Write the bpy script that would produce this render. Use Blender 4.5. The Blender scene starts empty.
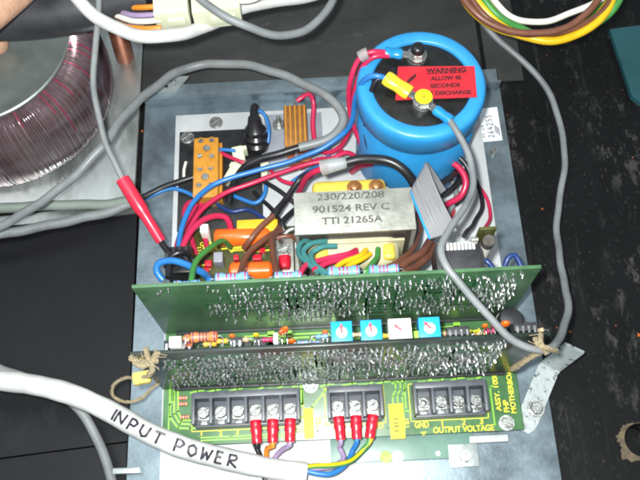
import bpy, bmesh, math, random
import numpy as np
from mathutils import Vector, Matrix, Euler

# ------------------------------------------------------------------ camera, world, lights
S = 0.001                                   # everything below is written in millimetres
F_PX = 786.9                                # focal length in pixels of a 640 px wide frame
CAM = Vector((86.8, -63.4, 421.1))
ROT = Euler((math.radians(23.0), math.radians(0.14), math.radians(-2.8)), 'ZYX')
RM = (Matrix.Rotation(math.radians(23.0), 3, 'X') @ Matrix.Rotation(math.radians(0.14), 3, 'Y')
      @ Matrix.Rotation(math.radians(-2.8), 3, 'Z'))
sc = bpy.context.scene
C = sc.collection
cam_d = bpy.data.cameras.new('camera'); cam = bpy.data.objects.new('camera', cam_d); C.objects.link(cam)
cam.matrix_world = Matrix.Translation(CAM * S) @ RM.to_4x4()
cam_d.sensor_width = 36.0; cam_d.lens = F_PX / 640 * 36.0
cam_d.clip_start = 0.01; cam_d.clip_end = 20.0
sc.camera = cam
w = bpy.data.worlds.new('World'); sc.world = w; w.use_nodes = True
w.node_tree.nodes['Background'].inputs[0].default_value = (0.86, 0.95, 1.0, 1)
w.node_tree.nodes['Background'].inputs[1].default_value = 0.42
def area(name, loc, target, size, energy, color):
    d = bpy.data.lights.new(name, 'AREA'); d.shape = 'DISK'; d.size = size; d.energy = energy; d.color = color
    o = bpy.data.objects.new(name, d); C.objects.link(o)
    o.location = Vector(loc) * S
    o.rotation_euler = ((Vector(target) - Vector(loc)).to_track_quat('-Z', 'Y')).to_euler()
    return o
area('phone_flash', (72, -52, 430), (95, 70, 20), 0.014, 3.8, (0.97, 1.0, 0.97))
area('ceiling_light', (-500, 200, 1500), (80, 90, 0), 1.0, 7.0, (0.9, 0.97, 1.0))
sc.view_settings.view_transform = 'Standard'; sc.view_settings.look = 'None'
sc.view_settings.exposure = 0.0; sc.view_settings.gamma = 1.0
sc.view_settings.use_curve_mapping = False
sc.cycles.max_bounces = 8
sc.cycles.pixel_filter_type = 'BLACKMAN_HARRIS'; sc.cycles.filter_width = 2.4

rnd = random.Random(7)

def U(px, py, z):
    """where the photograph's point (px, py) lies in the place, at height z (mm)"""
    d = RM @ Vector(((px - 320) / F_PX, (240 - py) / F_PX, -1))
    return CAM + d * ((z - CAM.z) / d.z)
def UY(px, py, y):
    d = RM @ Vector(((px - 320) / F_PX, (240 - py) / F_PX, -1))
    return CAM + d * ((y - CAM.y) / d.y)

# ------------------------------------------------------------------ materials
MATS = {}
def mat(name, col, rough=0.5, metal=0.0, var=0.12, vscale=120, bump=0.0, bscale=600, col2=None, stretch=None,
        spec=0.5, trans=0.0, alpha=1.0, sss=0.0, rvar=0.1, coat=0.0, thr=None, emit=None):
    m = bpy.data.materials.new(name); m.use_nodes = True; MATS[name] = m
    nt = m.node_tree; n = nt.nodes; L = nt.links
    b = n['Principled BSDF']
    b.inputs['Metallic'].default_value = metal
    b.inputs['Specular IOR Level'].default_value = spec
    b.inputs['Transmission Weight'].default_value = trans
    b.inputs['Coat Weight'].default_value = coat
    b.inputs['Coat Roughness'].default_value = 0.15
    if sss:
        b.inputs['Subsurface Weight'].default_value = sss
        b.inputs['Subsurface Radius'].default_value = (0.004, 0.0015, 0.0008)
        b.inputs['Subsurface Scale'].default_value = 0.6
    b.inputs['Alpha'].default_value = alpha
    g = n.new('ShaderNodeNewGeometry')
    src = g.outputs['Position']
    if stretch:
        mp = n.new('ShaderNodeMapping'); mp.inputs['Scale'].default_value = stretch
        L.new(src, mp.inputs['Vector']); src = mp.outputs['Vector']
    no = n.new('ShaderNodeTexNoise'); no.inputs['Scale'].default_value = vscale
    no.inputs['Detail'].default_value = 5; no.inputs['Roughness'].default_value = 0.65
    L.new(src, no.inputs['Vector'])
    r = n.new('ShaderNodeValToRGB'); L.new(no.outputs['Fac'], r.inputs['Fac'])
    e = r.color_ramp.elements
    lo, hi = (thr if thr else (0.3, 0.7))
    e[0].position = lo; e[1].position = hi
    c1 = tuple(x * (1 - var) for x in col); c2 = col2 if col2 else tuple(min(1, x * (1 + var)) for x in col)
    e[0].color = (*c1, 1); e[1].color = (*c2, 1)
    L.new(r.outputs['Color'], b.inputs['Base Color'])
    mr = n.new('ShaderNodeMapRange'); L.new(no.outputs['Fac'], mr.inputs['Value'])
    mr.inputs['From Min'].default_value = 0.3; mr.inputs['From Max'].default_value = 0.7
    mr.inputs['To Min'].default_value = max(0.03, rough - rvar); mr.inputs['To Max'].default_value = min(1, rough + rvar)
    L.new(mr.outputs['Result'], b.inputs['Roughness'])
    if bump:
        nb = n.new('ShaderNodeTexNoise'); nb.inputs['Scale'].default_value = bscale; nb.inputs['Detail'].default_value = 3
        L.new(src, nb.inputs['Vector'])
        bp = n.new('ShaderNodeBump'); bp.inputs['Strength'].default_value = bump; bp.inputs['Distance'].default_value = 0.0006
        L.new(nb.outputs['Fac'], bp.inputs['Height']); L.new(bp.outputs['Normal'], b.inputs['Normal'])
    return m

def scuffed(name, base, scuff, amount, spot=None, rough=0.35, big=13.0, streak=(1, 1, 1), relief=0.12):
    """a dark painted sheet with pale scuffs, fine scratches and a few coloured specks"""
    m = bpy.data.materials.new(name); m.use_nodes = True; MATS[name] = m
    nt = m.node_tree; n = nt.nodes; L = nt.links; b = n['Principled BSDF']
    b.inputs['Specular IOR Level'].default_value = 0.22
    g = n.new('ShaderNodeNewGeometry')
    mp = n.new('ShaderNodeMapping'); mp.inputs['Scale'].default_value = streak
    L.new(g.outputs['Position'], mp.inputs['Vector'])
    def noise(scale, lo, hi, detail=6, rgh=0.6, vec=None):
        t = n.new('ShaderNodeTexNoise'); t.inputs['Scale'].default_value = scale
        t.inputs['Detail'].default_value = detail; t.inputs['Roughness'].default_value = rgh
        L.new(vec if vec else mp.outputs['Vector'], t.inputs['Vector'])
        r = n.new('ShaderNodeMapRange'); r.inputs['From Min'].default_value = lo; r.inputs['From Max'].default_value = hi
        L.new(t.outputs['Fac'], r.inputs['Value']); return r.outputs['Result']
    def mul(a, c):
        k = n.new('ShaderNodeMath'); k.operation = 'MULTIPLY'; L.new(a, k.inputs[0])
        if isinstance(c, float): k.inputs[1].default_value = c
        else: L.new(c, k.inputs[1])
        return k.outputs[0]
    def mix(f, a, c):
        x = n.new('ShaderNodeMix'); x.data_type = 'RGBA'
        L.new(f, x.inputs['Factor'])
        for s_, v in ((6, a), (7, c)):
            if isinstance(v, tuple): x.inputs[s_].default_value = (*v, 1)
            else: L.new(v, x.inputs[s_])
        return x.outputs[2]
    patches = noise(big, 0.49, 0.68)
    flakes = noise(75, 0.54, 0.60, 9, 0.74)
    fine = noise(420, 0.62, 0.68, 4, 0.6)
    f = mul(mul(patches, flakes), amount)
    col = mix(noise(30, 0.3, 0.75), base, tuple(x * 1.8 for x in base))
    col = mix(f, col, scuff)
    col = mix(mul(fine, 0.35 * amount), col, scuff)
    ms = n.new('ShaderNodeMapping'); ms.inputs['Rotation'].default_value = (0, 0, 0.25); ms.inputs['Scale'].default_value = (9, 0.5, 1)
    L.new(g.outputs['Position'], ms.inputs['Vector'])
    scr = mul(noise(40, 0.60, 0.70, 4, 0.6, ms.outputs['Vector']), noise(6, 0.45, 0.65))
    col = mix(mul(scr, 0.6 * amount), col, scuff)
    if spot:
        col = mix(noise(210, 0.755, 0.77, 2, 0.4), col, spot)
    L.new(col, b.inputs['Base Color'])
    rr = n.new('ShaderNodeMapRange'); L.new(f, rr.inputs['Value'])
    rr.inputs['To Min'].default_value = rough; rr.inputs['To Max'].default_value = 0.8
    L.new(rr.outputs['Result'], b.inputs['Roughness'])
    bp = n.new('ShaderNodeBump'); bp.inputs['Strength'].default_value = relief; bp.inputs['Distance'].default_value = 0.0004
    L.new(flakes, bp.inputs['Height']); L.new(bp.outputs['Normal'], b.inputs['Normal'])
    return m

scuffed('bench', (0.0035, 0.0035, 0.0038), (0.10, 0.097, 0.094), 0.6, spot=(0.5, 0.12, 0.02), rough=0.42, streak=(1.5, 0.7, 1))
scuffed('black_panel', (0.0035, 0.0035, 0.0045), (0.05, 0.05, 0.055), 0.12, rough=0.42, relief=0.03)
scuffed('charcoal_panel', (0.026, 0.027, 0.026), (0.11, 0.10, 0.085), 0.35, rough=0.5, streak=(0.8, 1.6, 1))
mat('worn_tan', (0.10, 0.075, 0.045), 0.8, var=0.5, vscale=300, bump=0.6)
mat('zinc', (0.22, 0.275, 0.31), 0.42, 0.7, 0.30, 45, 0.15, 500, rvar=0.14)
mat('zinc_pale', (0.40, 0.44, 0.44), 0.45, 0.6, 0.25, 60, 0.2, 300)
mat('zinc_spotted', (0.06, 0.06, 0.055), 0.5, 0.5, 0.1, 330, 0.3, 300, col2=(0.40, 0.44, 0.44), thr=(0.34, 0.42))
mat('sheet_alu', (0.46, 0.49, 0.48), 0.33, 0.85, 0.30, 26, 0.5, 45, rvar=0.18, stretch=(1, .45, 1))
mat('white_paint', (0.46, 0.47, 0.48), 0.38, 0, 0.14, 40)
mat('black_sheet', (0.012, 0.012, 0.013), 0.45, 0, 0.5, 100)
mat('grey_paint', (0.25, 0.26, 0.30), 0.5, 0, 0.12, 90)
mat('steel', (0.40, 0.41, 0.40), 0.40, 0.95, 0.25, 300, 0.3, 900)
mat('terminal_steel', (0.24, 0.245, 0.24), 0.42, 0.95, 0.3, 350, 0.35, 900)
mat('solder', (0.66, 0.67, 0.68), 0.25, 0.95, 0.15, 400, rvar=0.12)
mat('slot_dark', (0.02, 0.02, 0.02), 0.7)
mat('frame_steel', (0.40, 0.40, 0.36), 0.45, 0.55, 0.22, 90, 0.25, 500)
mat('lamination', (0.10, 0.09, 0.08), 0.5, 0.5, 0.3, 300)
mat('tape_yellow', (0.58, 0.42, 0.06), 0.35, 0, 0.15, 150)
mat('tape_cream', (0.42, 0.39, 0.25), 0.35, 0, 0.15, 150, coat=0.4)
mat('copper_brown', (0.30, 0.13, 0.04), 0.4, 0.4, 0.2, 200)
mat('copper', (0.40, 0.13, 0.07), 0.45, 0.6, 0.2, 100)
mat('cap_blue', (0.025, 0.25, 0.56), 0.40, 0, 0.10, 60, 0.12, 50, rvar=0.08)
mat('cap_black', (0.010, 0.010, 0.010), 0.35, 0, 0.4, 120)
mat('label_red', (0.50, 0.018, 0.030), 0.38, 0, 0.16, 60, 0.15, 80)
mat('label_white', (0.74, 0.76, 0.80), 0.5, 0, 0.05, 90)
mat('label_yellow', (0.85, 0.62, 0.01), 0.45, 0, 0.06, 90)
mat('ink', (0.012, 0.012, 0.03), 0.6)
mat('ink_red', (0.06, 0.004, 0.008), 0.6)
mat('ink_grey', (0.07, 0.07, 0.065), 0.7, var=0.1, vscale=420, col2=(0.20, 0.20, 0.18), thr=(0.5, 0.75))
mat('ink_marker', (0.02, 0.018, 0.03), 0.5)
mat('silk_yellow', (0.80, 0.68, 0.03), 0.55, 0, 0.12, 300)
mat('silk_white', (0.7, 0.7, 0.66), 0.6)
mat('pcb_green', (0.058, 0.135, 0.062), 0.36, 0, 0.28, 60, coat=0.25)
mat('pcb_lime', (0.056, 0.145, 0.054), 0.36, 0, 0.25, 60, coat=0.25)
mat('pcb_dark', (0.009, 0.017, 0.013), 0.32, 0, 0.4, 60, coat=0.2)  # green board painted near black: flux plus the shadows between the leads
mat('pcb_olive', (0.05, 0.055, 0.012), 0.4, 0, 0.3, 100)
mat('pcb_edge', (0.22, 0.30, 0.22), 0.6, 0, 0.2, 200)
mat('trace', (0.26, 0.55, 0.06), 0.32, 0.1, 0.2, 200, coat=0.3)
mat('trace_dim', (0.03, 0.14, 0.06), 0.35, 0, 0.2, 200, coat=0.2)
mat('insulator_green', (0.12, 0.22, 0.18), 0.4, 0, 0.12, 60)
mat('block_grey', (0.075, 0.082, 0.098), 0.42, 0, 0.15, 150)
mat('block_well', (0.020, 0.022, 0.026), 0.5, 0, 0.2, 150)
mat('amber', (0.50, 0.22, 0.025), 0.35, 0, 0.15, 120, coat=0.3)
mat('resistor_blue', (0.16, 0.34, 0.68), 0.32, 0, 0.1, 300)
mat('resistor_tan', (0.55, 0.38, 0.20), 0.4)
mat('band_red', (0.40, 0.02, 0.08), 0.4)
mat('band_dark', (0.04, 0.03, 0.08), 0.4)
mat('orange_cap', (0.80, 0.13, 0.012), 0.25, 0, 0.08, 120, coat=0.6)
mat('resistor_orange', (0.62, 0.16, 0.06), 0.4, 0, 0.12, 120)
mat('yellow_cap', (0.72, 0.42, 0.02), 0.35, 0, 0.1, 150)
mat('trimmer_blue', (0.015, 0.30, 0.62), 0.35, 0, 0.08, 150)
mat('trimmer_white', (0.85, 0.83, 0.80), 0.4, 0, 0.04, 150)
mat('arrow_red', (0.62, 0.06, 0.08), 0.5)
mat('ic_black', (0.020, 0.020, 0.024), 0.5, 0, 0.2, 200)
mat('cream_nylon', (0.60, 0.62, 0.46), 0.35, 0, 0.08, 80, sss=0.3)
mat('wire_red', (0.48, 0.018, 0.070), 0.32, 0, 0.08, 150)
mat('wire_blue', (0.02, 0.15, 0.42), 0.36, 0, 0.12, 150)
mat('wire_navy', (0.012, 0.035, 0.14), 0.36, 0, 0.12, 150)
mat('winding_bright', (0.36, 0.05, 0.10), 0.25, 0.4, 0.3, 90, coat=0.5)
mat('wire_black', (0.012, 0.012, 0.014), 0.35, 0, 0.2, 150)
mat('wire_brown', (0.16, 0.06, 0.035), 0.4, 0, 0.12, 150)
mat('wire_green', (0.05, 0.24, 0.05), 0.4, 0, 0.12, 150)
mat('wire_teal', (0.04, 0.17, 0.17), 0.38, 0, 0.12, 150)
mat('wire_yellow', (0.75, 0.45, 0.01), 0.35, 0, 0.1, 150)
mat('wire_orange', (0.75, 0.22, 0.02), 0.35, 0, 0.1, 150)
mat('wire_white', (0.72, 0.70, 0.62), 0.4, 0, 0.06, 80)
mat('wire_purple', (0.30, 0.22, 0.36), 0.4)
mat('cable_white', (0.52, 0.52, 0.51), 0.45, 0, 0.18, 70, 0.2, 200)
mat('cable_grey', (0.185, 0.195, 0.20), 0.45, 0, 0.24, 45, 0.15, 300, rvar=.15)
mat('cable_greygreen', (0.19, 0.225, 0.20), 0.45, 0, 0.12, 60)
mat('sleeve_black', (0.030, 0.031, 0.036), 0.45, 0, 0.3, 40, 0.2, 60)
mat('sleeve_red', (0.62, 0.02, 0.05), 0.35, 0, 0.1, 80)
mat('crimp_red', (0.52, 0.01, 0.03), 0.28, 0, 0.12, 150, coat=0.4)
mat('crimp_blue', (0.01, 0.22, 0.50), 0.28, 0, 0.1, 150, coat=0.3)
mat('crimp_yellow', (0.80, 0.55, 0.03), 0.3, 0, 0.08, 150, coat=0.3)
mat('clear_sleeve', (0.55, 0.58, 0.58), 0.2, 0, 0.05, 100, trans=0.6)
mat('cord_tan', (0.26, 0.21, 0.13), 0.9, 0, 0.35, 500, 0.8, 900)
mat('cord_yellow', (0.50, 0.40, 0.10), 0.8, 0, 0.3, 400, 0.6, 900)
mat('ribbon_grey', (0.24, 0.24, 0.25), 0.4, 0, 0.08, 100)
mat('ribbon_blue', (0.02, 0.25, 0.55), 0.4)
mat('winding', (0.15, 0.030, 0.060), 0.20, 0.65, 0.5, 40, coat=0.8, col2=(0.34, 0.25, 0.27), stretch=(1, 1, .3))
mat('film', (0.15, 0.10, 0.115), 0.22, 0.3, 0.5, 55, 0.6, 90, coat=0.8, col2=(0.26, 0.24, 0.23), stretch=(1, 1, .18))  # pale grey streaks put the film's reflections into its colour
mat('toroid_plate', (0.24, 0.27, 0.26), 0.40, 0.6, 0.12, 60)
mat('skin', (0.52, 0.30, 0.20), 0.5, 0, 0.16, 150, 0.7, 420, sss=0.2, stretch=(1, 1.8, 1))
mat('teal_paint', (0.015, 0.075, 0.09), 0.5, 0, 0.15, 50)
mat('ceramic_white', (0.75, 0.72, 0.66), 0.4)

# ------------------------------------------------------------------ mesh helpers (mm)
WL = {}
def bm_new(): return bmesh.new()
def link(name, me, material, parent=None):
    """origin at the mesh's own base centre; child of parent where given"""
    co = np.empty(len(me.vertices) * 3); me.vertices.foreach_get('co', co); co = co.reshape(-1, 3)
    lo, hi = co.min(0), co.max(0)
    org = Vector(((lo[0] + hi[0]) / 2, (lo[1] + hi[1]) / 2, lo[2]))
    me.transform(Matrix.Translation(-org)); me.transform(Matrix.Scale(S, 4))
    if material is not None: me.materials.append(MATS[material])
    o = bpy.data.objects.new(name, me); C.objects.link(o)
    WL[o] = org
    if parent is not None:
        o.parent = parent; o.location = (org - WL[parent]) * S
    else:
        o.location = org * S
    return o
def obj(name, bm, material, parent=None, smooth=True, angle=40, label=None, kind=None):
    bmesh.ops.recalc_face_normals(bm, faces=bm.faces[:])
    me = bpy.data.meshes.new(name); bm.to_mesh(me); bm.free()
    if smooth:
        me.polygons.foreach_set('use_smooth', [True] * len(me.polygons))
        me.set_sharp_from_angle(angle=math.radians(angle))
    o = link(name, me, material, parent)
    if label: o['label'] = label
    if kind: o['kind'] = kind
    return o
def thing(name, label, cat, loc, group=None):
    o = bpy.data.objects.new(name, None); C.objects.link(o); o.empty_display_size = 0.005
    loc = Vector(loc); o.location = loc * S; WL[o] = loc
    return tag(o, label, cat, group)
def tag(o, label, cat, group=None):
    o['label'] = label; o['category'] = cat
    if group: o['group'] = group
    return o
def struct(o): o['kind'] = 'structure'; return o

def box(bm, x0, x1, y0, y1, z0, z1, bev=0.0, rot=0.0, seg=2):
    r = bmesh.ops.create_cube(bm, size=1.0); vs = r['verts']
    c = Vector(((x0 + x1) / 2, (y0 + y1) / 2, (z0 + z1) / 2))
    d = Vector((x1 - x0, y1 - y0, z1 - z0))
    for v in vs: v.co = Vector((v.co.x * d.x, v.co.y * d.y, v.co.z * d.z))
    if bev:
        es = list({e for v in vs for e in v.link_edges})
        rb = bmesh.ops.bevel(bm, geom=es, offset=bev, segments=seg, affect='EDGES', profile=0.6)
        vs = list({v for f in rb['faces'] for v in f.verts} | {v for v in vs if v.is_valid})
    M = Matrix.Rotation(rot, 3, 'Z')
    for v in vs: v.co = M @ v.co + c
    return vs
def obox(bm, c, ax, ay, az, sx, sy, sz, bev=0.0):
    """box centred at c with unit axes ax, ay, az"""
    vs = box(bm, -sx / 2, sx / 2, -sy / 2, sy / 2, -sz / 2, sz / 2, bev)
    c = Vector(c)
    for v in vs: v.co = c + ax * v.co.x + ay * v.co.y + az * v.co.z
    return vs
def frame(axis):
    a = Vector(axis).normalized()
    h = Vector((0, 0, 1)) if abs(a.z) < 0.9 else Vector((0, 1, 0))
    u = h.cross(a).normalized(); return u, a.cross(u), a
def lathe(bm, p0, axis, prof, seg=24, cap=True):
    """prof = [(distance along axis, radius)]"""
    u, v, a = frame(axis); p0 = Vector(p0); rings = []
    for t, r in prof:
        rings.append([bm.verts.new(p0 + a * t + (u * math.cos(k * 2 * math.pi / seg) + v * math.sin(k * 2 * math.pi / seg)) * max(r, 0.001))
                      for k in range(seg)])
    for A, B in zip(rings, rings[1:]):
        for k in range(seg): bm.faces.new((A[k], A[(k + 1) % seg], B[(k + 1) % seg], B[k]))
    if cap:
        bm.faces.new(rings[0]); bm.faces.new(rings[-1])
def cyl(bm, p0, p1, r0, r1=None, seg=16, bev=0.0):
    p0, p1 = Vector(p0), Vector(p1); L_ = (p1 - p0).length; r1 = r0 if r1 is None else r1
    pr = [(0, r0), (L_, r1)] if not bev else [(0, r0 - bev), (bev, r0), (L_ - bev, r1), (L_, r1 - bev)]
    lathe(bm, p0, p1 - p0, pr, seg)
def smooth_path(pts, step=2.0):
    P = [Vector(p) for p in pts]
    if len(P) == 2:
        n = max(2, int((P[1] - P[0]).length / step)); return [P[0].lerp(P[1], i / n) for i in range(n + 1)]
    Q = [P[0] * 2 - P[1]] + P + [P[-1] * 2 - P[-2]]
    out = []
    for i in range(1, len(Q) - 2):
        a, b, c, d = Q[i - 1:i + 3]
        # centripetal Catmull-Rom
        t0 = 0; t1 = t0 + max(1e-3, (b - a).length) ** 0.5; t2 = t1 + max(1e-3, (c - b).length) ** 0.5; t3 = t2 + max(1e-3, (d - c).length) ** 0.5
        n = max(2, int((c - b).length / step))
        for k in range(n):
            t = t1 + (t2 - t1) * k / n
            A1 = a * ((t1 - t) / (t1 - t0)) + b * ((t - t0) / (t1 - t0))
            A2 = b * ((t2 - t) / (t2 - t1)) + c * ((t - t1) / (t2 - t1))
            A3 = c * ((t3 - t) / (t3 - t2)) + d * ((t - t2) / (t3 - t2))
            B1 = A1 * ((t2 - t) / (t2 - t0)) + A2 * ((t - t0) / (t2 - t0))
            B2 = A2 * ((t3 - t) / (t3 - t1)) + A3 * ((t - t1) / (t3 - t1))
            out.append(B1 * ((t2 - t) / (t2 - t1)) + B2 * ((t - t1) / (t2 - t1)))
    out.append(P[-1]); return out
def sweep(bm, path, rad, seg=10, cap=True, twist=None, flat=1.0):
    """tube along a path; rad a number or f(0..1)"""
    n = len(path); rings = []
    if n > 14 and not callable(rad):      # slight kinks: a real lead is never a perfect curve
        ph = [rnd.uniform(0, 6.3) for _ in range(6)]; am = min(0.5, rad * 0.2)
        path = [p + Vector((math.sin(i * .21 + ph[0]) + .6 * math.sin(i * .47 + ph[1]), math.sin(i * .19 + ph[2]) + .6 * math.sin(i * .53 + ph[3]), .6 * math.sin(i * .23 + ph[4]))) * am * min(1, i / 6, (n - 1 - i) / 6)
                for i, p in enumerate(path)]
    T = [(path[min(i + 1, n - 1)] - path[max(i - 1, 0)]).normalized() for i in range(n)]
    u, v, _ = frame(T[0])
    for i in range(n):
        u = (u - T[i] * u.dot(T[i])).normalized(); v = T[i].cross(u)
        r = rad(i / (n - 1)) if callable(rad) else rad
        rings.append([bm.verts.new(path[i] + (u * math.cos(2 * math.pi * k / seg) * r + v * math.sin(2 * math.pi * k / seg) * r * flat)) for k in range(seg)])
    for A, B in zip(rings, rings[1:]):
        for k in range(seg): bm.faces.new((A[k], A[(k + 1) % seg], B[(k + 1) % seg], B[k]))
    if cap: bm.faces.new(rings[0]); bm.faces.new(rings[-1])
def path3(pts, step=2.0): return smooth_path([U(*p) for p in pts], step)
def wire(name, pts, r, material, label=None, cat=None, parent=None, group=None, seg=10, step=2.0):
    bm = bm_new(); sweep(bm, path3(pts, step), r, seg)
    o = obj(name, bm, material, parent)
    if parent is None: tag(o, label, cat, group)
    return o
def text(body, size, org, xd, yd, material, parent, width=None, name='lettering', bold=0.0, lift=0.12, center=False, lines=0.9):
    cu = bpy.data.curves.new(name, 'FONT'); cu.body = body; cu.size = 1.0; cu.extrude = 0.0; cu.offset = bold; cu.space_line = lines
    if center: cu.align_x = 'CENTER'
    to = bpy.data.objects.new(name, cu); C.objects.link(to)
    dg = bpy.context.evaluated_depsgraph_get(); me = bpy.data.meshes.new_from_object(to.evaluated_get(dg))
    bpy.data.objects.remove(to); bpy.data.curves.remove(cu)
    xs = [v.co.x for v in me.vertices]; k = size / 0.72; kx = k
    if width: kx = width / (max(xs) - min(xs))
    xd = Vector(xd).normalized(); yd = Vector(yd); yd = (yd - xd * yd.dot(xd)).normalized(); zd = xd.cross(yd); org = Vector(org)
    x0 = 0 if center else min(xs)
    for v in me.vertices: v.co = org + xd * ((v.co.x - x0) * kx) + yd * (v.co.y * k) + zd * lift
    return link(name, me, material, parent)
def flat_poly(bm, pts, th):
    """flat plate: outline pts (Vectors, CCW from above) thickened downward by th"""
    top = [bm.verts.new(Vector(p)) for p in pts]; bot = [bm.verts.new(Vector(p) - Vector((0, 0, th))) for p in pts]
    bm.faces.new(top); bm.faces.new(bot[::-1]); n = len(pts)
    for i in range(n): bm.faces.new((top[i], bot[i], bot[(i + 1) % n], top[(i + 1) % n]))
def ribbon_trace(bm, pts, wd, nrm=Vector((0, 0, 1)), th=0.08):
    """a flat printed track through pts, width wd, standing th proud"""
    for a, b in zip(pts, pts[1:]):
        a, b = Vector(a), Vector(b); d = (b - a)
        if d.length < 1e-3: continue
        d.normalize(); s = nrm.cross(d) * wd / 2; e = d * wd * 0.35
        q = [a - s - e, b - s + e, b + s + e, a + s - e]
        v0 = [bm.verts.new(p + nrm * th) for p in q]; v1 = [bm.verts.new(p - nrm * 0.02) for p in q]
        bm.faces.new(v0)
        for i in range(4): bm.faces.new((v0[i], v1[i], v1[(i + 1) % 4], v0[(i + 1) % 4]))
def screw_head(bm, x, y, z, r, h, ang, slot=0.20):
    """round head split by a real slot"""
    lathe(bm, (x, y, z), (0, 0, 1), [(0, r), (h * 0.12, r)], 24)
    n = 10
    for s in (1, -1):
        a0 = math.asin(slot)
        lo, hi = [], []
        for k in range(n + 1):
            t = a0 + (math.pi - 2 * a0) * k / n
            for lst, rr, zz in ((lo, r, h * 0.12), (hi, r * 0.9, h)):
                px, py = rr * math.cos(t), max(rr * math.sin(t), r * slot) * s
                lst.append(bm.verts.new((x + px * math.cos(ang) - py * math.sin(ang), y + px * math.sin(ang) + py * math.cos(ang), z + zz)))
        bm.faces.new(hi)
        m = n + 1
        for k in range(m): bm.faces.new((lo[k], lo[(k + 1) % m], hi[(k + 1) % m], hi[k]))
def screw(parent, x, y, z, r=3.0, h=1.6, ang=0.5, name='screw', washer=0.0, m='steel'):
    bm = bm_new()
    if washer: lathe(bm, (x, y, z), (0, 0, 1), [(0, washer), (0.5, washer)], 24)
    screw_head(bm, x, y, z + (0.5 if washer else 0), r, h, ang)
    return obj(name, bm, m, parent, angle=30)
Z = Vector((0, 0, 1)); X = Vector((1, 0, 0)); Y = Vector((0, 1, 0))
BENCH = -10.0

# ------------------------------------------------------------------ the setting
# bench sheet with one round hole
hc = U(641, 440, BENCH); hr = 8.5
bm = bm_new(); n = 48
inn = [bm.verts.new((hc.x + hr * math.cos(2 * math.pi * k / n), hc.y + hr * math.sin(2 * math.pi * k / n), BENCH)) for k in range(n)]
out = []
for k in range(n):
    a = 2 * math.pi * k / n; c_, s_ = math.cos(a), math.sin(a); q = 900 / max(abs(c_), abs(s_))
    out.append(bm.verts.new((hc.x + q * c_, hc.y + q * s_, BENCH)))
low = [bm.verts.new((v.co.x, v.co.y, BENCH - 14)) for v in inn]
for k in range(n):
    k2 = (k + 1) % n
    bm.faces.new((inn[k], inn[k2], out[k2], out[k])); bm.faces.new((inn[k], low[k], low[k2], inn[k2]))
bm.faces.new(low)
struct(obj('bench', bm, 'bench', smooth=False))
# ragged worn rim of the hole
bm = bm_new(); a = []; b = []
for k in range(64):
    t = 2 * math.pi * k / 64; rr = hr + 0.3; ro = hr + .5 + rnd.random() * .5 + (max(0, math.cos(t - 2.9)) ** 4) * 4.5 * rnd.uniform(.5, 1) + (max(0, math.cos(t - 4.0)) ** 10) * 7 * rnd.uniform(.5, 1)
    a.append(bm.verts.new((hc.x + rr * math.cos(t), hc.y + rr * math.sin(t), BENCH + 0.5)))
    b.append(bm.verts.new((hc.x + ro * math.cos(t), hc.y + ro * math.sin(t), BENCH + 0.15)))
for k in range(64): bm.faces.new((a[k], b[k], b[(k + 1) % 64], a[(k + 1) % 64]))
hole_rim = obj('worn_rim', bm, 'worn_tan')
tag(hole_rim, 'chipped tan ring around the round hole in the black bench', 'hole rim')

# charcoal sheet behind the chassis, metal sheet under the toroid, black panels on the left
bm = bm_new(); box(bm, -25, 196, 222.5, 700, BENCH, BENCH + 3, 0.6); struct(obj('charcoal_panel', bm, 'charcoal_panel'))
bm = bm_new(); box(bm, 199, 222, 224, 700, BENCH, BENCH + 1.5, 0.5); struct(obj('charcoal_panel', bm, 'charcoal_panel'))
bm = bm_new()
box(bm, -500, -25.5, 147, 700, BENCH, BENCH + 4, 0.6); struct(obj('metal_sheet', bm, 'sheet_alu'))
bm = bm_new(); flat_poly(bm, [U(-200, 246, -4), U(138, 213, -4), U(137.5, 203, -4), U(-200, 236, -4)], 4); struct(obj('metal_sheet', bm, 'sheet_alu', smooth=False))
bm = bm_new(); flat_poly(bm, [U(-300, 497, -5), U(127.5, 441, -5), U(137, 214.5, -5), U(-300, 252, -5)], 4.5); struct(obj('black_panel', bm, 'black_panel', smooth=False))
bm = bm_new(); flat_poly(bm, [U(-300, 640, -6), U(120, 640, -6), U(127, 443, -6), U(-300, 499, -6)], 3.5); struct(obj('black_panel', bm, 'black_panel', smooth=False))
bm = bm_new(); flat_poly(bm, [U(632, 96, BENCH + 4), U(700, 150, BENCH + 4), U(720, 15, BENCH + 4), U(610, 29, BENCH + 4)], 3.5)
tag(obj('teal_board', bm, 'teal_paint', smooth=False), 'flat teal painted board lying on the black bench', 'board')

# ------------------------------------------------------------------ chassis plate
XL, XR, YF, YB = -20.4, 203.4, -70.0, 213.5
ch = thing('chassis_plate', 'bluish zinc plated steel chassis plate carrying the power supply', 'chassis', (91, 80, BENCH))
bm = bm_new(); box(bm, XL, XR, YF, YB, -1.6, 0.0, 0.3); obj('plate', bm, 'zinc', ch)
for x0, x1 in ((XL + 0.2, XL + 1.8), (XR - 1.8, XR - 0.2)):
    bm = bm_new(); box(bm, x0, x1, YF, YB, BENCH, -1.5, 0.3); obj('side_flange', bm, 'zinc', ch)
bm = bm_new(); box(bm, XL + 1, XR - 1, YB - 1.8, YB - 0.2, -0.2, 9.0, 0.4); obj('rear_flange', bm, 'zinc', ch)
bm = bm_new(); box(bm, XL + 3, XR - 3, YB - 0.4, YB + 8, 7.6, 9.1, 0.4); obj('rear_lip', bm, 'zinc', ch)
bm = bm_new(); box(bm, -0.5, 188, 70, 204, 0.0, 1.2, 0.3); obj('white_panel', bm, 'white_paint', ch)
bm = bm_new(); box(bm, -3, 99, -60, 66, 0.0, 1.2, 0.3); obj('white_panel', bm, 'white_paint', ch)
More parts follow.
